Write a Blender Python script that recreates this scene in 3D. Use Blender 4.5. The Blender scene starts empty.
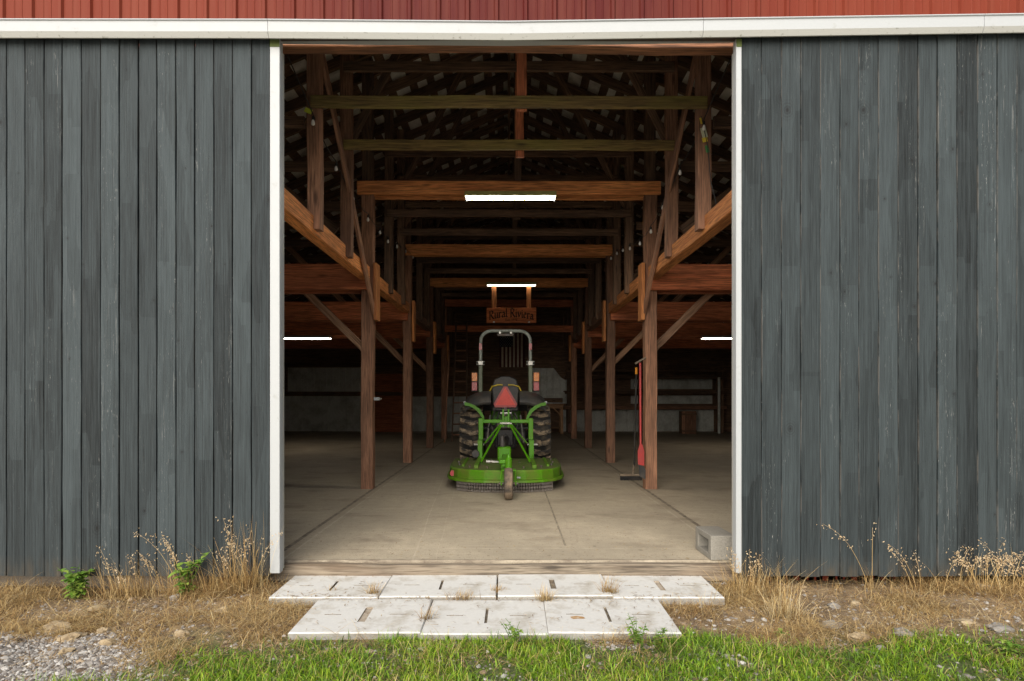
import bpy, bmesh, math, random
import numpy as np
from mathutils import Vector, Matrix, noise as mnoise

random.seed(7)
rng = np.random.default_rng(7)
sc = bpy.context.scene
COL = sc.collection
R = math.radians
CD = 4.76            # camera distance from the wall plane (the wall plane is y = 0)
CH = 1.30            # camera height above the barn floor
F = 600.0

# ------------------------------------------------------------------ materials
class NT:
    """tiny helper around a node tree"""
    def __init__(s, name):
        s.m = bpy.data.materials.new(name); s.m.use_nodes = True
        s.t = s.m.node_tree; s.n = s.t.nodes; s.l = s.t.links
        s.bsdf = s.n['Principled BSDF']
    def new(s, typ, ins=None, **kw):
        n = s.n.new(typ)
        for k, v in kw.items(): setattr(n, k, v)
        if ins:
            for k, v in ins.items(): s.set(n, k, v)
        return n
    def set(s, n, k, v):
        if isinstance(v, bpy.types.NodeSocket): s.l.new(v, n.inputs[k])
        else: n.inputs[k].default_value = v
    def coord(s, out='Object'):
        return s.new('ShaderNodeTexCoord').outputs[out]
    def mapping(s, vec, scale=(1, 1, 1), loc=(0, 0, 0)):
        return s.new('ShaderNodeMapping', {'Vector': vec, 'Scale': scale, 'Location': loc}).outputs[0]
    def noise(s, vec, scale=1, detail=4, rough=.55, dist=0, out=0):
        return s.new('ShaderNodeTexNoise', {'Vector': vec, 'Scale': scale, 'Detail': detail, 'Roughness': rough, 'Distortion': dist}).outputs[out]
    def ramp(s, fac, stops):
        n = s.new('ShaderNodeValToRGB', {'Fac': fac}); e = n.color_ramp.elements
        while len(e) < len(stops): e.new(.5)
        for el, (p, c) in zip(e, stops):
            el.position = p
            el.color = (c, c, c, 1) if isinstance(c, (int, float)) else (*c, 1)
        return n.outputs[0]
    def mix(s, fac, a, b, blend='MIX'):
        n = s.new('ShaderNodeMix', data_type='RGBA', blend_type=blend)
        for i, v in ((0, fac), (6, a), (7, b)):
            if isinstance(v, bpy.types.NodeSocket): s.l.new(v, n.inputs[i])
            elif i and isinstance(v, (int, float)): n.inputs[i].default_value = (v, v, v, 1)
            elif i: n.inputs[i].default_value = (*v, 1)
            else: n.inputs[i].default_value = v
        return n.outputs[2]
    def math(s, op, a, b=0.0, c=0.0, clamp=False):
        n = s.new('ShaderNodeMath', operation=op, use_clamp=clamp)
        for i, v in enumerate((a, b, c)):
            if isinstance(v, bpy.types.NodeSocket): s.l.new(v, n.inputs[i])
            else: n.inputs[i].default_value = v
        return n.outputs[0]
    def attr(s, name, out='Fac'):
        return s.new('ShaderNodeAttribute', attribute_name=name).outputs[out]
    def rnd(s):
        return s.new('ShaderNodeObjectInfo').outputs['Random']
    def bump(s, h, strength=.3, dist=.01):
        b = s.new('ShaderNodeBump', {'Height': h, 'Strength': strength, 'Distance': dist})
        s.l.new(b.outputs[0], s.bsdf.inputs['Normal'])
    def fin(s, color=None, rough=.7, metal=0, **kw):
        if color is not None:
            if isinstance(color, tuple): color = (*color, 1)
            s.set(s.bsdf, 'Base Color', color)
        s.set(s.bsdf, 'Roughness', rough); s.set(s.bsdf, 'Metallic', metal)
        for k, v in kw.items(): s.set(s.bsdf, k, v)
        return s.m

def hsv_var(t, color, amt):
    """brightness variation per object"""
    f = t.math('MULTIPLY_ADD', t.rnd(), amt * 2, 1 - amt)
    return t.mix(1.0, color, t.new('ShaderNodeCombineColor', {'Red': f, 'Green': f, 'Blue': f}).outputs[0], 'MULTIPLY')

def m_timber(name, light, dark, stain, stain_amt=.5, rough=.75):
    t = NT(name); c = t.coord()
    off = t.new('ShaderNodeVectorMath', {0: c}, operation='ADD')
    r = t.rnd(); rv = t.new('ShaderNodeCombineXYZ', {'X': t.math('MULTIPLY', r, 31), 'Y': t.math('MULTIPLY', r, 17), 'Z': t.math('MULTIPLY', r, 53)})
    t.l.new(rv.outputs[0], off.inputs[1]); v = off.outputs[0]
    g = t.noise(t.mapping(v, (1.6, 26, 26)), 1, 6, .6, .6)
    g2 = t.noise(t.mapping(v, (4, 90, 90)), 1, 3, .6)
    col = t.mix(t.ramp(g, [(.34, 0), (.64, 1)]), dark, light)
    col = t.mix(t.ramp(g2, [(.34, .85), (.56, 0)]), col, tuple(x * .38 for x in dark))
    st = t.noise(t.mapping(v, (.8, 3, 3)), 1, 5, .65)
    col = t.mix(t.math('MULTIPLY', t.ramp(st, [(.45, 0), (.7, 1)]), stain_amt), col, stain)
    k = t.new('ShaderNodeTexVoronoi', {'Vector': t.mapping(v, (1.3, 5, 5)), 'Scale': 1.0}).outputs['Distance']
    col = t.mix(t.ramp(k, [(.05, .85), (.13, 0)]), col, tuple(x * .3 for x in dark))
    col = hsv_var(t, col, .30)
    t.bump(t.mix(.5, g, g2), .5, .006)
    return t.fin(col, rough)

def m_plain(name, col, rough=.5, metal=0, dirt=None, dirt_amt=.6, scale=6, lo=.45, hi=.68, bump=.0, var=.8, **kw):
    t = NT(name); c = t.coord()
    n = t.noise(c, scale, 6, .65)
    n2 = t.noise(c, scale * 7, 4, .6)
    base = t.mix(t.ramp(n2, [(.3, 0), (.7, 1)]), tuple(x * var for x in col), col)
    if dirt: base = t.mix(t.math('MULTIPLY', t.ramp(n, [(lo, 0), (hi, 1)]), dirt_amt), base, dirt)
    if bump: t.bump(n2, bump, .004)
    rr = t.math('MULTIPLY_ADD', n, .35, rough - .15)
    return t.fin(base, rr, metal, **kw)

def m_emit(name, col, strength):
    t = NT(name); c = t.coord()
    n = t.noise(c, 3, 2)
    e = t.mix(n, tuple(x * .93 for x in col), col)
    return t.fin((.8, .8, .8), .5, 0, **{'Emission Color': e, 'Emission Strength': strength})

def m_boards(name, tone, edge_col, edge_amt, scuff):
    """old brushed paint on planks: 'brd' = random value of the plank, UV = across / height"""
    t = NT(name); uv = t.coord('UV'); b = t.attr('brd')
    sp = t.new('ShaderNodeSeparateXYZ', {0: uv}); u, z = sp.outputs[0], sp.outputs[1]
    v = t.new('ShaderNodeCombineXYZ', {'X': u, 'Y': t.math('MULTIPLY', b, 91), 'Z': z}).outputs[0]
    grain = t.noise(t.mapping(v, (15, 1, 1.1)), 1, 6, .62, .9)
    fine = t.noise(t.mapping(v, (60, 1, 5)), 1, 4, .6)
    # lap marks left by the brush: broad steps along each plank
    lapv = t.new('ShaderNodeCombineXYZ', {'X': t.math('MULTIPLY', u, .7), 'Y': t.math('MULTIPLY', b, 55), 'Z': t.math('MULTIPLY', z, 1.1)}).outputs[0]
    lap = t.new('ShaderNodeTexVoronoi', {'Vector': lapv, 'Scale': 1.25, 'Randomness': .9}, distance='CHEBYCHEV').outputs['Color']
    lapf = t.new('ShaderNodeSeparateColor', {0: lap}).outputs[0]
    big = t.noise(t.mapping(v, (.5, .05, .5)), 1, 4, .6)
    f = t.math('MULTIPLY_ADD', b, .62, .57)
    f = t.math('MULTIPLY_ADD', lapf, .34, f)
    mot = t.noise(t.mapping(v, (3.2, .3, 2.6)), 1, 5, .65)
    f = t.math('ADD', f, t.math('MULTIPLY_ADD', mot, .8, -.4))
    f = t.math('ADD', f, t.math('MULTIPLY_ADD', t.ramp(grain, [(.36, 0), (.66, 1)]), .62, -.30))
    f = t.math('ADD', f, t.math('MULTIPLY_ADD', big, .5, -.25))
    f = t.math('ADD', f, t.math('MULTIPLY_ADD', t.ramp(fine, [(.36, 0), (.64, 1)]), .40, -.20))
    fc = t.new('ShaderNodeCombineColor', {'Red': f, 'Green': f, 'Blue': f}).outputs[0]
    col = t.mix(1.0, tone, fc, 'MULTIPLY')
    # knots
    kv = t.new('ShaderNodeCombineXYZ', {'X': t.math('ADD', t.math('MULTIPLY', t.math('ADD', u, t.math('MULTIPLY', t.math('SUBTRACT', grain, .5), .25)), .145), t.math('MULTIPLY', b, 57)), 'Y': t.math('MULTIPLY', z, .8)}).outputs[0]
    kn = t.new('ShaderNodeTexVoronoi', {'Vector': kv, 'Scale': 1.9}, voronoi_dimensions='2D')
    ksz = t.math('MULTIPLY_ADD', t.new('ShaderNodeSeparateColor', {0: kn.outputs['Color']}).outputs[0], 3.2, .65)
    kn = t.math('MULTIPLY', kn.outputs['Distance'], ksz)
    ring = t.math('SINE', t.math('MULTIPLY', kn, 260))
    kmask = t.ramp(kn, [(.0, .8), (.04, .5), (.10, 0)])
    col = t.mix(t.math('MULTIPLY', kmask, t.math('MULTIPLY_ADD', ring, .4, .4)), col, (.010, .011, .011))
    kc = t.ramp(kn, [(.012, .75), (.026, 0)])
    col = t.mix(kc, col, (.012, .012, .012))
    # worn off spots showing pale wood
    sel = t.ramp(t.math('ADD', t.noise(t.mapping(v, (.8, 3, .7)), 1, 3), t.math('MULTIPLY', t.math('GREATER_THAN', b, .82), .09)), [(.53, 0), (.68, 1)])
    scb = t.ramp(t.noise(t.mapping(v, (7, 1, 2.2)), 1, 6, .75), [(.60, 0), (.66, 1)])
    sc_ = t.ramp(t.noise(t.mapping(v, (26, 1, 16)), 1, 5, .7), [(.63, 0), (.69, 1)])
    col = t.mix(t.math('MULTIPLY', t.math('MULTIPLY', sel, t.math('MAXIMUM', sc_, t.math('MULTIPLY', scb, .35))), scuff), col, (.36, .36, .34))
    spk = t.ramp(t.noise(t.mapping(v, (34, 1, 150)), 1, 2, .5), [(.70, 0), (.76, .5)])
    col = t.mix(spk, col, (.10, .105, .10))
    spd = t.ramp(t.noise(t.mapping(v, (22, 3, 60)), 1, 2, .5), [(.69, 0), (.75, .7)])
    col = t.mix(spd, col, (.012, .014, .014))
    # worn edges
    ed = t.math('ABSOLUTE', t.math('SUBTRACT', u, .5))
    en = t.noise(t.mapping(v, (5, 1, 2.2)), 1, 5, .7)
    em = t.math('MULTIPLY', t.ramp(ed, [(.474, 0), (.494, 1)]), t.ramp(en, [(.46, 0), (.58, 1)]))
    col = t.mix(t.math('MULTIPLY', em, edge_amt), col, edge_col)
    # splash dirt near the ground
    sd = t.math('MULTIPLY', t.ramp(z, [(.0, .8), (.16, 0)]), t.ramp(t.noise(t.mapping(v, (3, 1, 6)), 1, 4), [(.35, 0), (.7, 1)]))
    col = t.mix(sd, col, (.08, .065, .045))
    h = t.mix(.35, grain, fine)
    t.bump(h, .9, .006)
    return t.fin(col, t.math('MULTIPLY_ADD', grain, .3, .55), 0, **{'Specular IOR Level': .22})

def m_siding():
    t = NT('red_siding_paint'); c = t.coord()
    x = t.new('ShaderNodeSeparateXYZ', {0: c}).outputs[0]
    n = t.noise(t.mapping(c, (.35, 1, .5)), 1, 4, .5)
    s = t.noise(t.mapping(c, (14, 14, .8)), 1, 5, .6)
    # lighter red towards the two outer ends of the wall
    ends_mix = t.math('ADD', t.ramp(t.math('MULTIPLY', t.math('ABSOLUTE', x), .25), [(.28, 0), (.62, 1)]), t.math('MULTIPLY_ADD', n, .7, -.35), clamp=True)
    col = t.mix(ends_mix, (.075, .009, .008), (.165, .030, .015))
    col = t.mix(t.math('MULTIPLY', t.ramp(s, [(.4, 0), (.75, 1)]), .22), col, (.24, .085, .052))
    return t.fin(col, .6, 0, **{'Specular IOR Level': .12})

def m_concrete(name, joints=False, base=(.50, .42, .30)):
    t = NT(name); c = t.coord()
    n1 = t.noise(c, .9, 7, .62); n2 = t.noise(c, 9, 6, .65); n3 = t.noise(c, 90, 3, .6)
    col = t.mix(t.ramp(n1, [(.32, 0), (.66, 1)]), tuple(x * .66 for x in base), tuple(x * 1.06 for x in base))
    col = t.mix(t.ramp(n2, [(.4, .35), (.62, 0)]), col, tuple(x * .6 for x in base))
    col = t.mix(t.ramp(n3, [(.36, .6), (.56, 0)]), col, tuple(x * .55 for x in base))
    if joints:
        sp = t.new('ShaderNodeSeparateXYZ', {0: c}); x, y = sp.outputs[0], sp.outputs[1]
        wob = t.math('MULTIPLY_ADD', t.noise(c, 1.5, 4), .05, -.025)
        wobf = t.math('MULTIPLY_ADD', t.noise(c, 12, 4), .02, -.01)
        def line(coord, at, half, amt, colr, wb=None):
            nonlocal col
            d = t.math('ABSOLUTE', t.math('SUBTRACT', t.math('ADD', coord, wb if wb else wobf), at))
            m = t.math('MULTIPLY', t.math('MULTIPLY', t.math('LESS_THAN', d, half), amt), t.ramp(n2, [(.36, .25), (.6, 1)]))
            col = t.mix(m, col, colr)
        dk = (.075, .058, .04); lt = (.56, .49, .38)
        for sx in (-1, 1):
            line(x, sx * 1.90, .020, .9, dk); line(x, sx * 1.80 , .007, .5, lt)
        line(t.math('ADD', x, t.math('MULTIPLY', t.math('LESS_THAN', y, .45), 9)), .49, .009, .8, dk)
        line(t.math('MULTIPLY_ADD', y, .06, x), -.76, .006, .4, lt, wob)
        line(t.math('MULTIPLY_ADD', y, .05, x), -.58, .004, .3, lt, wob)
        line(y, .36, .006, .5, lt); line(y, 2.95, .010, .4, lt); line(y, 4.3, .012, .7, dk); line(y, 7.0, .012, .7, dk); line(y, 10.3, .012, .7, dk)
        lip = t.new('ShaderNodeMapRange', {'Value': y, 1: .045, 2: -.0, 3: 0, 4: 1}).outputs[0]
        col = t.mix(t.math('MULTIPLY', lip, t.ramp(t.noise(t.mapping(c, (5, 12, 12)), 1, 5, .65), [(.38, .9), (.58, .15)])), col, (.13, .10, .07))
        # cracks
        v = t.new('ShaderNodeTexVoronoi', {'Vector': t.mix(.25, c, t.noise(c, 2, 4, out=1)), 'Scale': .42}, feature='DISTANCE_TO_EDGE').outputs['Distance']
        col = t.mix(t.ramp(v, [(.001, .22), (.004, 0)]), col, (.2, .16, .12))
        # oil and mud marks
        st = t.noise(t.mapping(c, (1.4, 2.2, 1), (3.1, 1.7, 0)), 1, 5, .6)
        col = t.mix(t.ramp(st, [(.54, 0), (.70, .6)]), col, (.17, .135, .095))
        sp_ = t.new('ShaderNodeTexVoronoi', {'Vector': c, 'Scale': 2.6}).outputs['Distance']
        col = t.mix(t.ramp(t.math('ADD', sp_, t.math('MULTIPLY', n2, .1)), [(.07, .75), (.10, 0)]), col, (.08, .06, .04))
        fl_ = t.noise(t.mapping(c, (26, 26, 26)), 1, 3, .7)
        col = t.mix(t.ramp(fl_, [(.60, 0), (.68, .55)]), col, (.10, .075, .05))
        dd = t.new('ShaderNodeMapRange', {'Value': t.math('ADD', y, t.math('MULTIPLY', n1, 3)), 1: 2.5, 2: 8.5, 3: 0, 4: .25}).outputs[0]  # floor colour gets darker with distance into the barn
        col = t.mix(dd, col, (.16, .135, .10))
        for sx in (-1, 1): line(x, sx*1.87, .05, .14, dk, wob)
        # long scrape marks
        scr = t.noise(t.mapping(c, (1.1, 34, 1)), 1, 4, .6)
        col = t.mix(t.ramp(scr, [(.58, 0), (.68, .25)]), col, tuple(min(1, x * 1.35) for x in base))
    t.bump(t.mix(.6, n2, n3), .35, .006)
    return t.fin(col, .72)

def m_leafy(name, stops, rough=.6, trans=.25, hname='hgt'):
    """grass blades: 'rnd' random per blade, 'hgt' 0 at the root to 1 at the tip"""
    t = NT(name); r = t.attr('rnd'); h = t.attr(hname)
    col = t.ramp(r, stops)
    f = t.math('MULTIPLY_ADD', h, .75, .36)  # shade low between the blades painted in as darker roots
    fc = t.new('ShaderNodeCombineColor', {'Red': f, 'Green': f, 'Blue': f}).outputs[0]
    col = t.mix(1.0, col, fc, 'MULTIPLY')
    t.fin(col, rough)
    tr = t.new('ShaderNodeBsdfTranslucent', {'Color': col})
    mx = t.new('ShaderNodeMixShader', {0: trans})
    t.l.new(t.bsdf.outputs[0], mx.inputs[1]); t.l.new(tr.outputs[0], mx.inputs[2])
    t.l.new(mx.outputs[0], t.n['Material Output'].inputs[0])
    return t.m

def m_rnd(name, stops, rough=.8, nscale=60, bump=.4):
    t = NT(name); c = t.coord()
    col = t.ramp(t.attr('rnd'), stops)
    n = t.noise(c, nscale, 4, .6)
    col = t.mix(t.ramp(n, [(.3, .5), (.6, 0)]), col, (.10, .09, .08))
    t.bump(n, bump, .004)
    return t.fin(col, rough)

def m_ground():
    t = NT('earth_ground'); c = t.coord()
    sp = t.new('ShaderNodeSeparateXYZ', {0: c}); x, y = sp.outputs[0], sp.outputs[1]
    n1 = t.noise(c, 1.6, 7, .65); n2 = t.noise(c, 14, 6, .7); n3 = t.noise(c, 70, 4, .65)
    col = t.mix(t.ramp(n1, [(.35, 0), (.65, 1)]), (.13, .085, .048), (.42, .30, .165))
    col = t.mix(t.ramp(n2, [(.4, .7), (.6, 0)]), col, (.09, .06, .035))
    col = t.mix(t.ramp(n3, [(.5, 0), (.7, .7)]), col, (.46, .36, .21))
    # lawn away from the wall
    g = t.ramp(t.math('ADD', t.math('MULTIPLY', y, -1), t.math('MULTIPLY_ADD', n1, .8, -.4)), [(.0, 0), (1, 1)])
    lawn = t.mix(t.ramp(n2, [(.35, 0), (.65, 1)]), (.035, .06, .012), (.10, .14, .03))
    gm = t.new('ShaderNodeMapRange', {'Value': t.math('ADD', y, t.math('MULTIPLY_ADD', n1, .7, -.35)), 1: -1.0, 2: -1.25, 3: 0, 4: .9}).outputs[0]
    gx = t.new('ShaderNodeMapRange', {'Value': t.math('ADD', x, t.math('MULTIPLY_ADD', n1, .7, -.35)), 1: -2.2, 2: -1.8, 3: 0, 4: 1}).outputs[0]
    gf = t.new('ShaderNodeMapRange', {'Value': y, 1: -3.4, 2: -4.2, 3: 0, 4: 1}).outputs[0]
    bounce_ground = t.mix(t.ramp(n3, [(.35, 0), (.65, 1)]), (.38, .345, .29), (.74, .70, .62))  # pale unseen ground behind the camera, added to bounce light into the barn
    col = t.mix(t.math('MULTIPLY', gm, gx), col, lawn)
    col = t.mix(gf, col, bounce_ground)
    t.bump(t.mix(.5, n2, n3), .8, .03)
    return t.fin(col, .95)

M = {}
M['door_l'] = m_boards('slate_paint_worn', (.0345, .0435, .0465), (.10, .10, .09), .35, .75)
M['door_r'] = m_boards('slate_paint_chipped', (.031, .0395, .0422), (.19, .175, .155), .6, 1.1)
M['white'] = m_plain('white_painted_trim', (.40, .422, .43), .45, 0, (.24, .24, .20), .5, 14, .62, .80, var=.96)
M['white_dirty'] = m_plain('white_trim_mildew', (.42, .425, .395), .5, 0, (.14, .14, .105), .8, 30, .60, .70, var=.93)
M['moss'] = m_plain('green_mildew', (.10, .13, .035), .8)
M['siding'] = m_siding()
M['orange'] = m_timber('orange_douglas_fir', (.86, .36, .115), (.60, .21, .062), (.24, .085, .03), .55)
M['redwood'] = m_timber('reddish_fir', (.78, .26, .11), (.50, .14, .058), (.17, .06, .03), .6)
M['sign_wood'] = m_timber('red_stained_sign_wood', (.74, .235, .075), (.56, .16, .05), (.3, .09, .035), .4)
M['brace'] = m_timber('pale_brace_wood', (.60, .36, .22), (.38, .20, .115), (.16, .085, .05), .5)
M['header_wood'] = m_timber('dark_header_wood', (.34, .15, .07), (.16, .07, .035), (.07, .035, .02), .6)
M['brown'] = m_timber('weathered_post_wood', (.42, .215, .125), (.24, .115, .066), (.08, .042, .025), .65)
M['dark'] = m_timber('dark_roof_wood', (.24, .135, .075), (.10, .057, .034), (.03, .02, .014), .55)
M['olive'] = m_timber('algae_tinted_wood', (.24, .165, .052), (.13, .085, .03), (.22, .20, .035), .7)
M['tan'] = m_timber('tan_bench_wood', (.60, .36, .19), (.42, .22, .11), (.2, .1, .05), .4)
M['grey_wood'] = m_timber('grey_weathered_sill_wood', (.25, .21, .155), (.13, .10, .07), (.17, .11, .065), .35)
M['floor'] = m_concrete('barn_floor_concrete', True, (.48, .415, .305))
M['block'] = m_concrete('grey_block_concrete', False, (.30, .285, .245))
M['foundation'] = m_concrete('foundation_concrete', False, (.30, .25, .19))
M['slab'] = m_plain('white_cast_slab', (.60, .60, .57), .75, 0, (.30, .26, .19), .8, 6, .52, .76, .3, var=.92)
M['slab_side'] = m_plain('shaded_slab_edge', (.36, .35, .32), .8, 0, (.17, .14, .1), .7, 8, .45, .7, .35)  # shading of the side faces put into the colour, with dirt patches on it
M['rust'] = m_plain('rusty_stain', (.42, .24, .09), .9, 0, (.55, .48, .38), .8, 40)
M['slot_pale'] = m_plain('sand_filled_slot', (.42, .36, .28), .9, 0, (.2, .15, .1), .8, 25)
M['slot'] = m_plain('dirty_slot', (.17, .14, .105), .9, 0, (.35, .3, .22), .8, 25)
M['ground'] = m_ground()
M['metal_sheet'] = m_plain('grey_metal_sheet', (.68, .70, .66), .5, 0, (.22, .22, .19), .6, 2.5)
M['roofmetal'] = m_plain('galvanised_roof_underside', (.90, .86, .78), .55, 0, (.20, .16, .12), .85, 1.3, .48, .68)
M['green'] = m_plain('green_machine_paint', (.075, .27, .004), .38, 0, (.13, .11, .03), .45, 5, .50, .74, **{'Specular IOR Level': .3})
M['green_dusty'] = m_plain('dusty_green_deck_paint', (.080, .235, .005), .45, 0, (.13, .13, .03), .7, 5, .42, .64, **{'Specular IOR Level': .25})
M['deck_top'] = m_plain('grimy_deck_top', (.060, .125, .010), .65, 0, (.12, .105, .045), .85, 4, .40, .6, .2)
M['black'] = m_plain('black_plastic', (.022, .022, .023), .5, 0, (.12, .10, .08), .5, 6)
M['darkgrey'] = m_plain('dark_grey_plastic', (.055, .055, .056), .5, 0, (.15, .13, .1), .5, 6)
M['steel'] = m_plain('bare_steel', (.50, .50, .47), .4, .7, (.2, .15, .1), .6, 20)
M['iron'] = m_plain('dark_iron', (.09, .08, .075), .5, .4, (.16, .1, .06), .6, 20)
M['chain'] = m_plain('dull_chain_steel', (.20, .18, .165), .45, .5, (.1, .07, .05), .7, 30)
M['ropsgrey'] = m_plain('pale_grey_frame_paint', (.36, .40, .365), .45, .0, (.2, .2, .17), .5, 12)
M['ropsdark'] = m_plain('olive_grey_frame_paint', (.11, .14, .07), .4, 0, (.08, .07, .05), .5, 12)
M['rubber'] = m_plain('muddy_tyre_rubber', (.012, .012, .012), .8, 0, (.10, .08, .055), .8, 7, .48, .70, .3)
M['lugmud'] = m_plain('dried_mud_on_lugs', (.045, .040, .035), .85, 0, (.34, .26, .17), .95, 9, .44, .60, .4)
M['tailrubber'] = m_plain('muddy_small_tyre_rubber', (.06, .05, .042), .85, 0, (.27, .20, .13), .9, 9, .38, .62, .4)
M['yellow'] = m_plain('yellow_rim_paint', (.65, .48, .03), .4, 0, (.2, .16, .1), .5, 8)
M['red'] = m_plain('red_plastic', (.42, .035, .035), .45, 0, (.16, .06, .05), .5, 10)
M['redlens'] = m_plain('red_lens', (.45, .05, .06), .25, 0, (.2, .05, .05), .3, 20)
M['amber'] = m_plain('amber_lens', (.85, .25, .015), .25, 0, (.5, .12, .01), .3, 20)
M['smv'] = m_plain('fluorescent_red_triangle', (.80, .085, .065), .5, 0, (.5, .06, .05), .3, 10)
M['smvedge'] = m_plain('dark_red_reflective_border', (.40, .03, .03), .35, 0, (.25, .03, .03), .3, 10)
M['tube'] = m_emit('lit_tube_white', (1.0, .93, .80), 62)
M['tube_dim'] = m_emit('lit_tube_warm', (1.0, .86, .70), 34)
M['tube_sign'] = m_emit('lit_tube_over_sign', (1.0, .86, .70), 8)
M['brass'] = m_plain('yellowed_fixture_enamel', (.42, .40, .14), .4, 0, (.2, .18, .06), .5, 10)
M['bulb'] = m_plain('frosted_bulb_glass', (.80, .78, .74), .15, 0)
M['cord'] = m_plain('black_cord', (.012, .012, .012), .6)
M['ink'] = m_plain('dark_burnt_lettering', (.035, .016, .010), .8)
M['lime'] = m_plain('lime_tag', (.55, .62, .05), .6)
M['paper'] = m_plain('faded_paper_tag', (.55, .56, .42), .7, 0, (.3, .33, .12), .6, 40)
M['tagyellow'] = m_plain('yellow_tag', (.70, .52, .04), .6)
M['taggreen'] = m_plain('green_tag', (.05, .22, .06), .6)
M['cream'] = m_plain('cream_cotton', (.78, .68, .54), .9, 0, (.3, .24, .18), .5, 8)
M['flagred'] = m_plain('dark_red_cotton', (.10, .022, .02), .9)
M['navy'] = m_plain('navy_cotton', (.018, .022, .045), .9)
M['orangeplastic'] = m_plain('orange_grip', (.75, .30, .03), .5)
M['sack'] = m_plain('pinkish_sack', (.45, .25, .20), .8, 0, (.2, .1, .08), .5, 12)
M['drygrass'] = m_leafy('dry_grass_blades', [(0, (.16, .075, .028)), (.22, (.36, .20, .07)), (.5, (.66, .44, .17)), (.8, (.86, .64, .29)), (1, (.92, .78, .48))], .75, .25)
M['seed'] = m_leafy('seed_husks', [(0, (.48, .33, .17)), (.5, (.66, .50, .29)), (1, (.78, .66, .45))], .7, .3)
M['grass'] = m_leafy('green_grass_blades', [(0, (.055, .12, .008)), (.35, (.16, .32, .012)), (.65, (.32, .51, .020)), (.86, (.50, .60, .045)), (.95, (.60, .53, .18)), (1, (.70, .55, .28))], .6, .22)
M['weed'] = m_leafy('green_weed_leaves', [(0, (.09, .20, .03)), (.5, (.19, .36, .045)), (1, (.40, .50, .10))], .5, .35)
M['gravel'] = m_rnd('gravel_stones', [(0, (.10, .085, .07)), (.3, (.21, .19, .17)), (.65, (.36, .34, .31)), (.9, (.46, .45, .42)), (1, (.62, .60, .56))], .85)
M['clod'] = m_rnd('soil_crumbs', [(0, (.09, .06, .035)), (.6, (.24, .165, .095)), (1, (.42, .33, .22))], .95)
M['rock_tan'] = m_plain('tan_field_stone', (.44, .35, .22), .9, 0, (.20, .145, .085), .85, 11, .40, .64, .6)
M['rock_grey'] = m_plain('grey_field_stone', (.30, .285, .26), .9, 0, (.16, .14, .115), .7, 16, .42, .68, .5)

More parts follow.
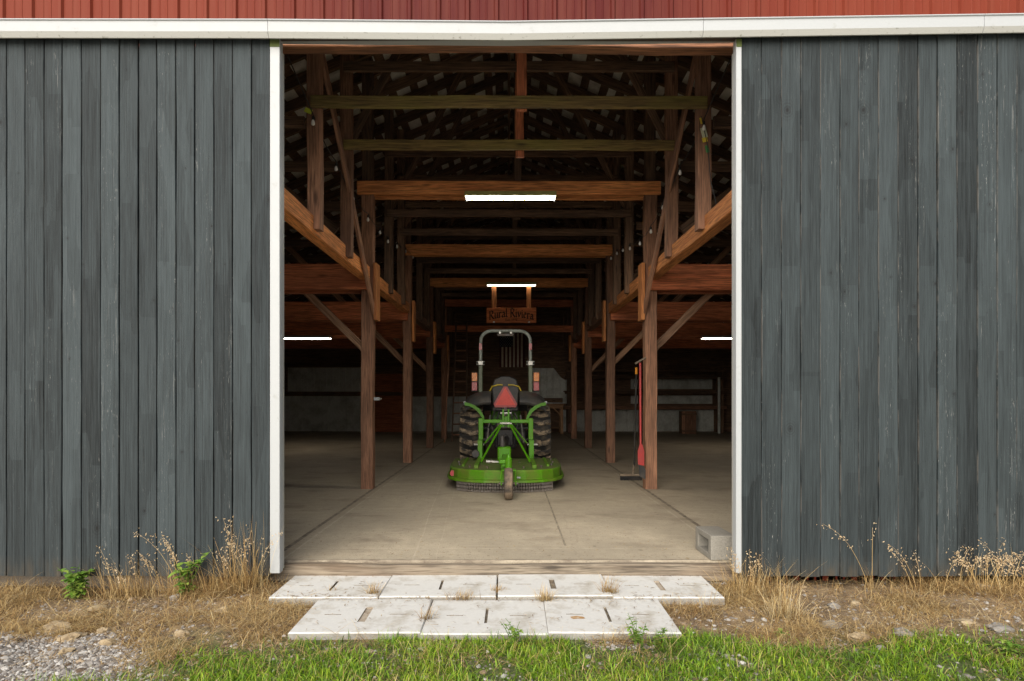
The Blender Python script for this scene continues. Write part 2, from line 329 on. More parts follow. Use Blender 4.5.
# ------------------------------------------------------------------ mesh helpers
class MB:
    def __init__(s): s.v = []; s.f = []; s.mi = []; s.mats = []
    def mat(s, m):
        if m not in s.mats: s.mats.append(m)
        return s.mats.index(m)
    def add(s, vs, fs, m=None):
        o = len(s.v); s.v += [tuple(p) for p in vs]; k = s.mat(m) if m else 0
        for f in fs: s.f.append(tuple(i + o for i in f)); s.mi.append(k)
    def box(s, c, d, m=None, rot=None, ch=.004):
        """chamfered box, centre c, full size d"""
        x, y, z = (q / 2 for q in d); ch = min(ch, x * .4, y * .4, z * .4)
        vs = []
        for sx in (-1, 1):
            for sy in (-1, 1):
                for sz in (-1, 1):
                    vs += [(sx * x, sy * (y - ch), sz * (z - ch)), (sx * (x - ch), sy * y, sz * (z - ch)), (sx * (x - ch), sy * (y - ch), sz * z)]
        bm = bmesh.new(); [bm.verts.new(p) for p in vs]
        bmesh.ops.convex_hull(bm, input=bm.verts[:])
        bm.verts.index_update(); bm.faces.ensure_lookup_table()
        rm = rot if rot is not None else Matrix.Identity(3)
        s.add([(rm @ v.co) + Vector(c) for v in bm.verts], [[v.index for v in f.verts] for f in bm.faces], m); bm.free()
    def tube(s, pts, r, m=None, n=10, caps=True, flat=1.0):
        pts = [Vector(p) for p in pts]; rs = r if isinstance(r, (list, tuple)) else [r] * len(pts)
        rings = []; prev = None
        for i, p in enumerate(pts):
            d = (pts[min(i + 1, len(pts) - 1)] - pts[max(i - 1, 0)]).normalized()
            if prev is None:
                a = Vector((0, 0, 1)) if abs(d.z) < .9 else Vector((0, 1, 0)); u = d.cross(a).normalized()
            else: u = (prev - d * prev.dot(d)).normalized()
            w = d.cross(u); prev = u
            rings.append([p + (u * math.cos(2 * math.pi * k / n) + w * flat * math.sin(2 * math.pi * k / n)) * rs[i] for k in range(n)])
        vs = [q for rg in rings for q in rg]; fs = []
        for i in range(len(pts) - 1):
            for k in range(n):
                fs.append((i * n + k, i * n + (k + 1) % n, (i + 1) * n + (k + 1) % n, (i + 1) * n + k))
        if caps: fs += [tuple(range(n))[::-1], tuple((len(pts) - 1) * n + k for k in range(n))]
        s.add(vs, fs, m)
    def lathe(s, prof, axis='z', c=(0, 0, 0), n=24, m=None):
        """prof: (radius, height)"""
        vs = []; fs = []
        for (r, h) in prof:
            for k in range(n):
                a = 2 * math.pi * k / n; p = (r * math.cos(a), r * math.sin(a), h)
                if axis == 'x': p = (p[2], p[0], p[1])
                if axis == 'y': p = (p[0], p[2], p[1])
                vs.append((p[0] + c[0], p[1] + c[1], p[2] + c[2]))
        for i in range(len(prof) - 1):
            for k in range(n):
                fs.append((i * n + k, i * n + (k + 1) % n, (i + 1) * n + (k + 1) % n, (i + 1) * n + k))
        fs += [tuple(range(n))[::-1], tuple((len(prof) - 1) * n + k for k in range(n))]
        s.add(vs, fs, m)
    def prism(s, poly, y0, y1, plane='xz', m=None):
        n = len(poly)
        def P(a, b, t): return {'xz': (a, t, b), 'yz': (t, a, b), 'xy': (a, b, t)}[plane]
        vs = [P(a, b, y0) for a, b in poly] + [P(a, b, y1) for a, b in poly]
        fs = [tuple(range(n)), tuple(range(n, 2 * n))[::-1]] + [(i, n + i, n + (i + 1) % n, (i + 1) % n) for i in range(n)]
        s.add(vs, fs, m)
    def build(s, name, m=None, parent=None, smooth=False, loc=None):
        me = bpy.data.meshes.new(name); me.from_pydata(s.v, [], s.f)
        mats = s.mats if s.mats else [m]
        for q in mats: me.materials.append(M[q])
        if len(mats) > 1: me.polygons.foreach_set('material_index', s.mi)
        bm = bmesh.new(); bm.from_mesh(me); bmesh.ops.recalc_face_normals(bm, faces=bm.faces[:]); bm.to_mesh(me); bm.free()
        if smooth:
            for p in me.polygons: p.use_smooth = True
            if smooth != 'all': me.set_sharp_from_angle(angle=R(38))
        o = bpy.data.objects.new(name, me); COL.objects.link(o)
        if parent: o.parent = parent
        if loc: o.location = loc
        return o

def thing(name, label, cat, loc=(0, 0, 0), group=None, rotz=0):
    o = bpy.data.objects.new(name, None); COL.objects.link(o); o.location = loc; o.rotation_euler = (0, 0, rotz)
    o.empty_display_size = .1
    o['label'] = label; o['category'] = cat
    if group: o['group'] = group
    return o
def tag(o, label, cat, group=None):
    o['label'] = label; o['category'] = cat
    if group: o['group'] = group
    return o

def beam(name, p0, p1, w, h, m, parent, rough=.004, up=(0, 0, 1)):
    """timber between two points; local X runs along it; w across, h along 'up'"""
    p0, p1 = Vector(p0), Vector(p1); d = p1 - p0; L = d.length; x = d.normalized()
    u = Vector(up)
    if abs(x.dot(u)) > .95: u = Vector((0, 1, 0))
    y = u.cross(x).normalized(); z = x.cross(y)
    nseg = max(1, min(14, int(L / .45))); ch = min(.006, w * .15, h * .15)
    prof = [(-w/2+ch, -h/2), (w/2-ch, -h/2), (w/2, -h/2+ch), (w/2, h/2-ch), (w/2-ch, h/2), (-w/2+ch, h/2), (-w/2, h/2-ch), (-w/2, -h/2+ch)]
    mb = MB(); vs = []; fs = []
    for i in range(nseg + 1):
        jx, jz = random.uniform(-rough, rough), random.uniform(-rough, rough)
        for (a, b) in prof:
            vs.append((-L/2 + L * i / nseg, a + jx + random.uniform(-.0015, .0015), b + jz + random.uniform(-.0015, .0015)))
    for i in range(nseg):
        for k in range(8): fs.append((i*8+k, i*8+(k+1) % 8, (i+1)*8+(k+1) % 8, (i+1)*8+k))
    fs += [tuple(range(8))[::-1], tuple(nseg*8+k for k in range(8))]
    mb.add(vs, fs)
    o = mb.build(name, m, parent)
    o.matrix_local = Matrix((( x.x, y.x, z.x, (p0.x+p1.x)/2), (x.y, y.y, z.y, (p0.y+p1.y)/2), (x.z, y.z, z.z, (p0.z+p1.z)/2), (0, 0, 0, 1)))
    return o

# ------------------------------------------------------------------ ground
def bump_z(x, y):
    v = mnoise.noise(Vector((x * .9, y * .9, 0))) * .035 + mnoise.noise(Vector((x * 3.1, y * 3.1, 4))) * .018
    return v
def ground_z(x, y):
    """top of the earth outside the barn"""
    base = -.152
    if y > 0.0: return -.35
    if x < -1.8: base -= .035 * min(1, (-1.8 - x))
    near = -.30 < y
    k = 1.0
    if -1.9 < x < 1.7 and y > -1.4: k = .25           # packed earth around the slabs
    z = base + bump_z(x, y) * k
    return z
def axis(dense_lo, dense_hi, step, far):
    a = list(np.arange(dense_lo, dense_hi + step/2, step)); s = step; lo = dense_lo; hi = dense_hi; L = []; H = []
    while lo > -far: s *= 1.5; lo -= s; L.append(lo)
    s = step
    while hi < far: s *= 1.5; hi += s; H.append(hi)
    return L[::-1] + a + H
xs = axis(-5, 5, .07, 300); ys = axis(-4.5, .1, .07, 300)
mb = MB(); nx = len(xs)
vs = [(x, y, ground_z(x, y) if (abs(x) < 12 and -12 < y) else (-.18 if y < 0 or abs(x) > 12 else -.35)) for y in ys for x in xs]
fs = [(j*nx+i, j*nx+i+1, (j+1)*nx+i+1, (j+1)*nx+i) for j in range(len(ys)-1) for i in range(nx-1)]
mb.add(vs, fs); g = mb.build('ground', 'ground', None, True); g['kind'] = 'structure'

mb = MB(); mb.box((0, 8.47, -.15), (17.3, 16.98, .30), ch=.014)
fl = mb.build('concrete_floor', 'floor'); fl['kind'] = 'structure'

# ------------------------------------------------------------------ barn
RIDGE, EAVE, HALF = 7.05, 3.35, 8.75
SL = (RIDGE - EAVE) / HALF
def roof_z(x): return RIDGE - SL * abs(x)
barn = thing('barn', 'red metal-sided pole barn with open doorway and bare timber frame inside', 'barn')

def ribbed(x0, x1, z0, z1, y, m, name, pitch=.2286, rib=.019, gable=False, parent=barn):
    """ribbed sheet facing -y, real ribs; also used indoors"""
    pr = []; x = x0
    while x < x1:
        pr += [(x, 0), (x+.012, -rib), (x+.034, -rib), (x+.046, 0), (x+.046+.055, 0), (x+.046+.060, -.0035), (x+.046+.068, -.0035), (x+.046+.073, 0),
               (x+.046+.115, 0), (x+.046+.120, -.0035), (x+.046+.128, -.0035), (x+.046+.133, 0)]
        x += pitch
    pr.append((x1 if x1 > pr[-1][0] else pr[-1][0]+.02, 0))
    mb = MB(); vs = []
    for (a, b) in pr: vs += [(a, y + b, z0), (a, y + b, (roof_z(a) - .03) if gable else (min(z1, roof_z(a) - .03) if m == 'siding' else z1))]
    mb.add(vs, [(2*i, 2*i+2, 2*i+3, 2*i+1) for i in range(len(pr)-1)])
    return mb.build(name, m, parent)
# front wall: upper gable and the two lower sides, behind the open doors
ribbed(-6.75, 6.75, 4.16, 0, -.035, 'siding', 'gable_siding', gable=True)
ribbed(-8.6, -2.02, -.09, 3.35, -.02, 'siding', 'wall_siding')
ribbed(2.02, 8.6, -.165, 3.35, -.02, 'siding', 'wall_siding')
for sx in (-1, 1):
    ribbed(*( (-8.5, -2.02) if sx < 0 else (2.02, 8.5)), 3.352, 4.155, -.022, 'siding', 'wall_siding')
# inner lining that closes the front wall behind the siding
mb = MB()
mb.prism([(-8.6, -.1), (-1.98, -.1), (-1.98, 4.3), (1.98, 4.3), (1.98, -.1), (8.6, -.1), (8.6, roof_z(8.6)-.05), (0, RIDGE-.05), (-8.6, roof_z(8.6)-.05)], .0, .03)
mb.build('front_wall_lining', 'dark', barn)
for sx in (-1, 1):
    mb = MB(); mb.box((sx*5.3, (-.02 if sx < 0 else .05), -.24), (6.8, .14, .34), ch=.01)
    mb.box((sx*5.3, -.1, -.31), (6.8, .2, .2 if sx < 0 else .16), ch=.02); mb.build('foundation', 'foundation', barn)
beam('door_header', (-2.1, .06, 4.185), (2.1, .06, 4.165), .12, .20, 'header_wood', barn, .013)
beam('sill', (-1.98, -.058, -.080), (1.98, -.058, -.084), .06, .135, 'grey_wood', barn, .006)
for sx in (-1, 1): beam('door_post', (sx*1.93, .12, 0), (sx*1.93, .12, 4.3), .10, .14, 'brown', barn)

# white track cover above the doors, sagging a little in the middle
hd_y = -.34
hx = [(-3.95, 3.951), (-1.78, 3.948), (0.0, 3.933), (1.70, 3.958), (3.95, 3.992)]
def hz(x):
    for (a, za), (b, zb) in zip(hx, hx[1:]):
        if a <= x <= b: return za + (zb - za) * (x - a) / (b - a)
    return hx[-1][1] if x > 0 else hx[0][1]
for i, (a, b) in enumerate([(-8.4, -1.779), (-1.776, 1.43), (1.433, 3.50), (3.503, 8.4)]):
    prof = [(.30, .128), (-.006, .128), (-.012, .118), (-.002, .112), (0.0, .038), (.018, .0), (.03, .0), (.03, .008), (.012, .04), (.012, .116), (.30, .12)]
    sts = [a] + [x for x, _ in hx if a < x < b] + [b]; mb = MB(); vs = []; n = len(prof)
    for q in sts: vs += [(q, hd_y + p[0], hz(q) + p[1]) for p in prof]
    fs = [(j*n+k, j*n+(k+1) % n, (j+1)*n+(k+1) % n, (j+1)*n+k) for j in range(len(sts)-1) for k in range(n)]
    fs += [tuple(range(n)), tuple((len(sts)-1)*n+k for k in range(n))[::-1]]
    mb.add(vs, fs, 'white')
    mb.mi = [ (mb.mat('white_dirty') if (k_ % n) in (4, 5) and k_ < n*(len(sts)-1) else 0) for k_ in range(len(fs)) ]
    mb.build('track_cover', 'white', barn)
beam('door_track', (-6.0, -.20, 4.035), (6.0, -.20, 4.035), .05, .05, 'iron', barn)

# side and back walls, roof
for sx in (-1, 1):
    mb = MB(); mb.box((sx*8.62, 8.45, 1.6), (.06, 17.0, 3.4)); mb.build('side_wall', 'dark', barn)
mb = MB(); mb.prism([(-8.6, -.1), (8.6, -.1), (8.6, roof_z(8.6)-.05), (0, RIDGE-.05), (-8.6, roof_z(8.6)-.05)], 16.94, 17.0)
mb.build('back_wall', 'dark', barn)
YB = 16.93
ribbed(-8.2, -5.1, .02, 1.30, YB, 'metal_sheet', 'wall_sheet'); ribbed(-8.0, -5.1, 1.46, 2.33, YB, 'metal_sheet', 'wall_sheet')
ribbed(-3.65, -1.2, .02, 1.28, YB, 'metal_sheet', 'wall_sheet'); ribbed(1.95, 7.4, .02, .80, YB, 'metal_sheet', 'wall_sheet')
ribbed(4.4, 7.35, 1.55, 1.95, YB, 'metal_sheet', 'wall_sheet'); ribbed(4.4, 7.35, 1.02, 1.32, YB, 'metal_sheet', 'wall_sheet')
mb = MB()
for k in range(86):                                                    # vertical boards on the back wall
    x = -8.55 + k * .2; mb.box((x+.1, 16.955, (2.4 + roof_z(x))/2), (.185, .02, roof_z(x) - 2.5), ch=.003)
mb.build('back_wall_boards', 'dark', barn)
for z in (1.38, 2.42, 3.3): beam('girt', (-8.5, 16.86, z), (-1.5, 16.86, z), .06, .13, 'dark', barn)
mb = MB(); mb.box((-4.32, 16.90, 1.05), (1.15, .05, 2.1)); 
for x in (-4.92, -3.72): mb.box((x, 16.895, 1.08), (.08, .08, 2.16))
dr = mb.build('plank_door', 'redwood', barn)
for sx in (-1, 1):
    mb = MB(); mb.prism([(0, RIDGE), (sx*(HALF+.2), roof_z(HALF+.2)), (sx*(HALF+.2), roof_z(HALF+.2)+.03), (0, RIDGE+.03)], -.45, 17.3)
    mb.build('roof_sheet', 'roofmetal', barn)
    mb = MB(); x = .10
    while x < 8.6:                                                     # spaced sheathing boards under the sheet metal
        w = random.uniform(.12, .16); a = math.atan(SL) * sx
        rot = Matrix.Rotation(a, 3, 'Y')
        y = .04
        while y < 16.9:
            L = min(random.choice([3.0, 3.6, 4.2]), 16.92 - y)
            mb.box((sx*(x+w/2), y + L/2, roof_z(x+w/2) - .022 - random.uniform(0, .006)), (w, L - .006, .022), rot=rot, ch=.002); y += L
        x += w + random.choice([.05, .11, .14, .17, .2])
    mb.build('roof_sheathing', 'dark', barn)
    y = .62
    while y < 16.9:
        zz = .095
        beam('rafter', (sx*.02, y, RIDGE - zz - .05), (sx*8.55, y, roof_z(8.55) - zz - .05), .05, .15, 'dark', barn); y += random.choice([.50, .58, .61, .66])
beam('ridge_board', (0, .1, RIDGE - .25), (0, 16.9, RIDGE - .25), .045, .22, 'dark', barn)

PX = 1.985
posts = [8.45, 11.76, 15.07, 18.38]
frames = [5.94, 7.10, 9.60, 10.70, 12.9, 14.0, 16.2, 17.3, 19.5, 20.6]
for i, d in enumerate(posts):
    y = d - CD; pw = .165
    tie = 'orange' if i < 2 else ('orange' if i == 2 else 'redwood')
    for sx in (-1, 1):
        beam('post', (sx*PX, y, 0), (sx*PX, y, 4.12), pw, .16, 'brown', barn, .005)
        beam('crossbeam', (sx*(PX-.02), y-.143, 2.945), (sx*8.5, y-.143, 2.945), .085, .35, 'redwood', barn)
        beam('crossbeam', (sx*(PX-.02), y+.14, 2.945), (sx*8.5, y+.14, 2.945), .085, .36, 'redwood', barn)
        beam('beam_end_scab', (sx*(PX-.125), y-.02, 2.36), (sx*(PX-.125), y-.02, 3.15), .05, .22, 'orange', barn)
        if i < 3: beam('knee_brace', (sx*(PX+.06), y+.235, 1.93), (sx*4.9, y+.235, 1.93+2.82), .05, .105, 'brace', barn)
        if i == 0: beam('wind_brace', (sx*1.885, 8.42-CD, 2.42), (sx*1.885, 5.92-CD, 4.86), .035, .115, 'brown', barn)
        beam('side_girder', (sx*(PX+.10), y+.25, 4.05), (sx*5.8, y+.25, 4.05), .05, .14, 'dark', barn)
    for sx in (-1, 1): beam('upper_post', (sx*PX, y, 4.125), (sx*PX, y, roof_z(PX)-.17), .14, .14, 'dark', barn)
    tz_ = 4.19 if i == 0 else 4.135; beam('tie_beam', (-2.10, y-.13, tz_), (2.10, y-.13, tz_-.01), .05, .18 if i == 0 else .21, tie, barn)
    beam('tie_beam', (-1.98, y+.13, tz_+.02), (1.98, y+.13, tz_+.01), .05, .20, tie, barn)
beam('aisle_beam', (-2.0, 18.38-CD-.16, 3.34), (2.0, 18.38-CD-.16, 3.34), .06, .19, 'redwood', barn)
for i, d in enumerate(frames):
    y = d - CD
    for sx in (-1, 1):
        st_m = 'brown' if i < 2 else 'dark'
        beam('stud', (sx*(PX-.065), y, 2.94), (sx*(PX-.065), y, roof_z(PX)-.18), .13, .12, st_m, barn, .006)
        if d < 18: beam('side_girder', (sx*(PX+.07), y+.09, 4.05), (sx*5.8, y+.09, 4.05), .04, .12, 'dark', barn)
    tz_ = {0: 4.17, 1: 4.235}.get(i, 4.2); beam('tie_beam', (-1.93, y-.085, tz_), (1.93, y-.085, tz_-.006), .045, .115, 'olive' if i < 2 else 'dark', barn)
    if i in (1, 2, 3, 4, 5, 6):
        for sx in (-1, 1): beam('web_brace', (sx*1.9, y+.05, 4.3), (sx*.75, y+.05, roof_z(.75)-.2), .035, .09, 'dark', barn)
        for sx in (-1, 1): beam('side_brace', (sx*(PX+.1), y+.16, 3.3), (sx*4.3, y+.16, roof_z(4.3)-.2), .035, .11, 'dark', barn)
        beam('collar_tie', (-1.93, y+.02, 4.72), (1.93, y+.02, 4.72), .04, .10, 'dark', barn) if i > 1 else None
        beam('collar_tie', (-1.93, y-.085, 5.15), (1.93, y-.085, 5.15), .045, .115, 'dark', barn)
for d in (5.94, 7.10, 8.45, 9.6, 11.76, 14.0):
    y = d - CD; beam('king_post', (.125, y-.01 if d != 8.45 else y-.03, 4.12 if d != 8.45 else 4.2), (.125, y-.01, RIDGE-.15), .10, .045, 'redwood' if d < 8 else 'dark', barn, up=(0, 1, 0))
for sx in (-1, 1):                                                     # long plates that carry the studs
    for a, b in ((.20, 8.45-CD-.20), (8.45-CD+.20, 11.76-CD-.20), (11.76-CD+.20, 15.07-CD-.2), (15.07-CD+.2, 18.38-CD-.2)):
        beam('plate', (sx*PX, a, 2.99), (sx*PX, b, 2.99), .14, .18, 'orange' if b < 8 else 'brown', barn)

# ------------------------------------------------------------------ sliding doors
def board_door(name, label, x0, x1, mat, gap, z0=-.05, pitch=.1425, trim_w=.075, trim_left=False):
    t = thing(name, label, 'barn door', ((x0+x1)/2, -.21, z0)); cx = (x0+x1)/2
    yf = -.26; verts = []; faces = []; brd = []; uvs = []
    x = x1 - pitch if not trim_left else x0
    a, b = (x0, x1)
    k = 0; cur = (x1 if not trim_left else x0)
    while (cur > x0 + .02) if not trim_left else (cur < x1 - .02):
        w = pitch * random.uniform(.97, 1.03); g = gap * random.choice([.35, .6, 1, 1, 1.5])
        l, r = (max(cur - w, x0), cur) if not trim_left else (cur, min(cur + w, x1))
        cur = l if not trim_left else r
        top = 3.978 + random.uniform(-.008, .006) + (hz((l+r)/2) - 3.945); bot = z0 + random.uniform(-.007, .004)
        dy = random.uniform(-.003, .003); tilt = random.uniform(-.0025, .0025)
        l += g/2 * 1; r -= g/2; ch = .003; rv = random.random(); N = 12; base = len(verts)
        wob = [random.uniform(-.0022, .0022) for _ in range(N+1)]
        for i in range(N+1):
            z = bot + (top - bot) * i / N
            for (q, yy, uu) in ((l, .02, 0), (l, ch, .005), (l+ch, 0, .02), (r-ch, 0, .98), (r, ch, .995), (r, .02, 1)):
                edge = wob[i] if uu < .5 else wob[(i+3) % (N+1)]
                verts.append((q + edge - cx, yf + dy + yy + (tilt if uu > .5 else -tilt) + .21, z - z0)); uvs.append((uu, (z - z0)))
        for i in range(N):
            for c in range(5):
                faces.append((base+i*6+c, base+i*6+c+1, base+(i+1)*6+c+1, base+(i+1)*6+c)); brd.append(rv)
        faces.append(tuple(base + c for c in range(6))); brd.append(rv); faces.append(tuple(base+N*6+c for c in range(6))[::-1]); brd.append(rv)
    me = bpy.data.meshes.new('plank_panel'); me.from_pydata(verts, [], faces); me.materials.append(M[mat])
    at = me.attributes.new('brd', 'FLOAT', 'FACE'); at.data.foreach_set('value', brd)
    uvl = me.uv_layers.new(name='UVMap')
    for lp in me.loops: uvl.data[lp.index].uv = uvs[lp.vertex_index]
    o = bpy.data.objects.new('plank_panel', me); COL.objects.link(o); o.parent = t
    mb = MB()
    mb.box((0, .024, 1.98), (x1-x0-.01, .02, 3.9))                      # boards on the inner face
    for z in (.25, 2.0, 3.75): mb.box((0, .05, z), (x1-x0-.02, .03, .14))
    mb.build('door_frame', 'cord' if mat == 'door_l' else 'dark', t)
    # white leading edge: front face and thickness
    ex = x1 if not trim_left else x0; s = 1 if not trim_left else -1
    mb = MB(); tw = trim_w
    mb.box((ex - cx + s*tw/2, -.022, 2.025), (tw, .066, 4.01), 'white', ch=.004)
    mb.box((ex - cx + s*(tw-.012), .025, 2.0), (.014, .05, 3.93), 'white_dirty', ch=.003)
    mb.box((ex - cx + s*tw/2, -.0565, 3.995), (tw*.96, .004, .06), 'moss', ch=.001)
    mb.build('edge_trim', 'white', t)
    return t
board_door('sliding_door', 'dark slate plank sliding door with wide black gaps, left of the opening', -4.35, -1.7925, 'door_l', .0105)
board_door('sliding_door', 'dark slate plank sliding door with pale chipped plank edges, right of the opening', 1.744, 4.35, 'door_r', .0065, pitch=.1465, trim_w=.042, trim_left=True)

# ------------------------------------------------------------------ lamps, sign, string lights, tags
def tube_light(label, x, y, z, mat, housing, L=1.22):
    t = thing('tube_light', label, 'light fixture', (x, y, z), 'fluorescent tube lights under the beams')
    mb = MB(); mb.prism([(-.075, -.004), (-.07, .055), (.055, .055), (.07, -.004)], -L/2, L/2, 'yz'); mb.box((0, .074, .012), (L, .008, .06), ch=.002); mb.build('housing', housing, t)  # rear strip added to keep the lamp's light off the tie beam
    mb = MB(); mb.box((0, .01, -.010), (L-.03, .10, .016), ch=.003); mb.build('tube', mat, t)
    for s in (-1, 1):
        mb = MB(); mb.box((s*(L/2-.012), 0, -.03), (.02, .13, .03)); mb.build('end_cap', 'white', t)
    return t
tube_light('bright lit tube light under the front orange tie beam', .02, 8.04-CD, 3.968, 'tube', 'brass')
tube_light('small lit tube light above the hanging wooden sign', .06, 14.75-CD, 4.03, 'tube_sign', 'brass')
tube_light('lit tube light in the left side aisle beside the white door edge', -5.02, 14.85-CD, 2.73, 'tube_dim', 'white')
tube_light('lit tube light in the right side aisle beside the white door edge', 5.38, 14.85-CD, 2.73, 'tube_dim', 'white')

GL = {  # broad-nib strokes, x-height .62
 'R': (.72, [[(.12, 0), (.12, 1)], [(.02, .97), (.3, 1), (.52, .88), (.5, .62), (.14, .52)], [(.28, .52), (.46, .2), (.66, 0), (.74, .06)], [(.02, 0), (.24, .02)]]),
 'u': (.58, [[(.02, .56), (.12, .62), (.12, .1), (.24, .0), (.42, .12)], [(.42, .62), (.42, .08), (.54, .02)]]),
 'r': (.44, [[(.02, .56), (.12, .62), (.12, .0)], [(.12, .46), (.26, .62), (.4, .54)], [(.02, 0), (.22, .02)]]),
 'a': (.54, [[(.08, .54), (.22, .62), (.38, .52), (.38, .08), (.5, .02)], [(.38, .36), (.12, .3), (.08, .1), (.2, 0), (.38, .1)]]),
 'l': (.30, [[(.04, .98), (.12, 1.02), (.12, .08), (.24, .0)]]),
 'i': (.28, [[(.02, .56), (.12, .62), (.12, .08), (.24, 0)], [(.1, .84), (.16, .8)]]),
 'v': (.54, [[(.02, .58), (.1, .62), (.24, .02)], [(.24, .0), (.42, .4), (.4, .62)]]),
 'e': (.48, [[(.1, .32), (.38, .42), (.34, .58), (.2, .62), (.08, .4), (.1, .12), (.22, 0), (.4, .1)]]),
 'E': (.62, [[(.12, 0), (.12, 1)], [(.02, .98), (.52, 1)], [(.12, .52), (.42, .54)], [(.02, 0), (.54, .03)]]),
 's': (.44, [[(.36, .56), (.2, .62), (.08, .48), (.32, .24), (.3, .06), (.06, .04)]]),
 't': (.40, [[(.16, .86), (.16, .1), (.26, 0), (.36, .06)], [(.02, .6), (.34, .62)]]),
 '.': (.22, [[(.08, .05), (.14, .0)]]), ' ': (.34, []),
 '1': (.40, [[(.06, .84), (.2, 1), (.2, 0)]]),
 '9': (.54, [[(.42, .7), (.3, .5), (.1, .6), (.12, .92), (.32, 1), (.44, .8), (.4, .3), (.14, 0)]]),
 '8': (.54, [[(.26, .54), (.1, .76), (.26, 1), (.42, .8), (.26, .54), (.08, .26), (.26, 0), (.44, .26), (.26, .54)]]),
}
def lettering(mb, text, width, size, zc, arc=0, y=0, nib=.11):
    tot = sum(GL[c][0] for c in text); k = width / tot; cur = -width / 2
    na = (math.cos(R(40)) * nib * size * .5, math.sin(R(40)) * nib * size * .5)
    for ch in text:
        w, st = GL[ch]
        for pl in st:
            P = []
            for (px, pz) in pl:
                X = cur + px * k; Z = zc + pz * size - arc * (X / (width/2))**2
                P.append((X, Z))
            for (a, b), (c, d) in zip(P, P[1:]):
                q = [(a-na[0], a and b-na[1]), (a+na[0], b+na[1]), (c+na[0], d+na[1]), (c-na[0], d-na[1])]
                off = y - .0004 * random.random()
                mb.add([(u, off, v) for u, v in q], [(0, 1, 2, 3)])
                # square the nib out so that thin strokes stay readable
                h = size * .022
                mb.add([(a-h, off-.0002, b-h), (a+h, off-.0002, b+h), (c+h, off-.0002, d+h), (c-h, off-.0002, d-h)], [(0, 1, 2, 3)])
                mb.add([(a-h, off-.0003, b+h), (a+h, off-.0003, b-h), (c+h, off-.0003, d-h), (c-h, off-.0003, d+h)], [(0, 1, 2, 3)])
        cur += w * k
sign = thing('hanging_sign', 'wooden name sign with arched dark lettering hanging over the tractor', 'sign', (.06, 14.78-CD, 3.10))
o = beam('board', (-.61, 0, .185), (.61, 0, .185), .04, .37, 'sign_wood', sign, .001)
mb = MB(); lettering(mb, 'Rural Riviera', 1.10, .21, .145, arc=.075, y=-.026, nib=.17); mb.build('lettering', 'ink', sign)
mb = MB(); lettering(mb, 'Est. 1998', .30, .055, .045, y=-.026, nib=.2); mb.build('date_lettering', 'ink', sign)
for s in (-1, 1):
    beam('hanger', (s*.43, .015, .37), (s*.43, .015, 1.02), .03, .11, 'orange', sign, .001, up=(1, 0, 0))
    mb = MB(); mb.lathe([(.022, -.03), (.022, -.022), (.01, -.018)], 'y', (s*.43, 0, .02), 10); mb.build('bolt', 'steel', sign)

def string_lights(label, sx, bulbs):
    t = thing('string_lights', label, 'string lights', (sx*1.98, 1.0, 3.9), 'string lights along the plates')
    P = []
    for (px, py) in bulbs:
        k = abs(px - 509) / 600; d = 1.90 / k
        P.append((sx*1.90, d - CD, CH + (396 - py) * d / 600))
    P.sort(key=lambda p: p[1]); mb = MB(); pts = []
    for a, b in zip(P, P[1:]):
        for i in range(6):
            f = i / 6; pts.append((a[0] - sx*1.98, a[1] + (b[1]-a[1])*f - 1.0, a[2] + (b[2]-a[2])*f + .075 - .05*math.sin(math.pi*f) - 3.9))
    pts.append((P[-1][0]-sx*1.98, P[-1][1]-1.0, P[-1][2]+.075-3.9))
    pts = [(pts[0][0], pts[0][1]-.7, pts[0][2]+.2)] + pts
    mb.tube(pts, .005, n=5); mb.build('cable', 'cord', t)
    for p in P:
        mb = MB(); mb.lathe([(.008, .055), (.011, .05), (.011, .02)], c=(0, 0, 0), n=10, m='cord')
        mb.lathe([(.009, .02), (.014, .008), (.019, -.010), (.017, -.026), (.007, -.034)], c=(0, 0, 0), n=12, m='bulb')
        mb.build('bulb', 'bulb', t, True, loc=(p[0]-sx*1.98, p[1]-1.0, p[2]-3.9))
string_lights('string of clear bulbs strung along the left roof struts', -1, [(313, 122), (336, 168), (353, 198), (368, 219), (380, 232), (388, 241), (397, 246), (405.5, 251), (413, 257)])
string_lights('string of clear bulbs strung along the right roof struts', 1, [(704, 127), (680, 172), (663, 207), (651, 231), (640, 243), (630, 248), (623, 250), (617, 253), (611, 258)])

tg = thing('paper_tag', 'pale paper tag with yellow and green strips on the right stud', 'tag', (1.905, 5.86-CD, 3.75))
ax = Matrix.Rotation(R(-14), 3, 'Y')
mb = MB(); mb.box((.0, -.003, .12), (.055, .004, .10), rot=ax, ch=.001); mb.build('paper', 'paper', tg)
mb = MB(); mb.box((.006, -.007, .05), (.05, .004, .045), rot=ax, ch=.001); mb.box((-.03, -.006, .235), (.022, .004, .06), rot=ax, ch=.001); mb.build('yellow_strip', 'tagyellow', tg)
mb = MB(); mb.box((.028, -.006, -.04), (.032, .004, .07), rot=ax, ch=.001); mb.build('green_strip', 'taggreen', tg)
mb = MB(); mb.tube([(-.03, -.008, .28), (.03, -.01, 0), (.06, -.012, -.35), (.12, -.015, -.60)], .004, n=5); mb.build('wire', 'cord', tg)
mb = MB(); mb.box((0, 0, 0), (.075, .005, .045), rot=Matrix.Rotation(R(24), 3, 'Y'), ch=.001)
tag(mb.build('plastic_tag', 'lime', None, loc=(-1.96, 5.86-CD, 4.085)), 'small lime green plastic tag stuck on the left stud', 'tag')
t = thing('outlet_box', 'small pale electrical box on the aisle side of the front left post', 'electrical box', (-PX+.13, 8.45-CD-.02, 1.26))
mb = MB(); mb.box((0, 0, 0), (.07, .09, .045)); mb.build('box', 'white', t)
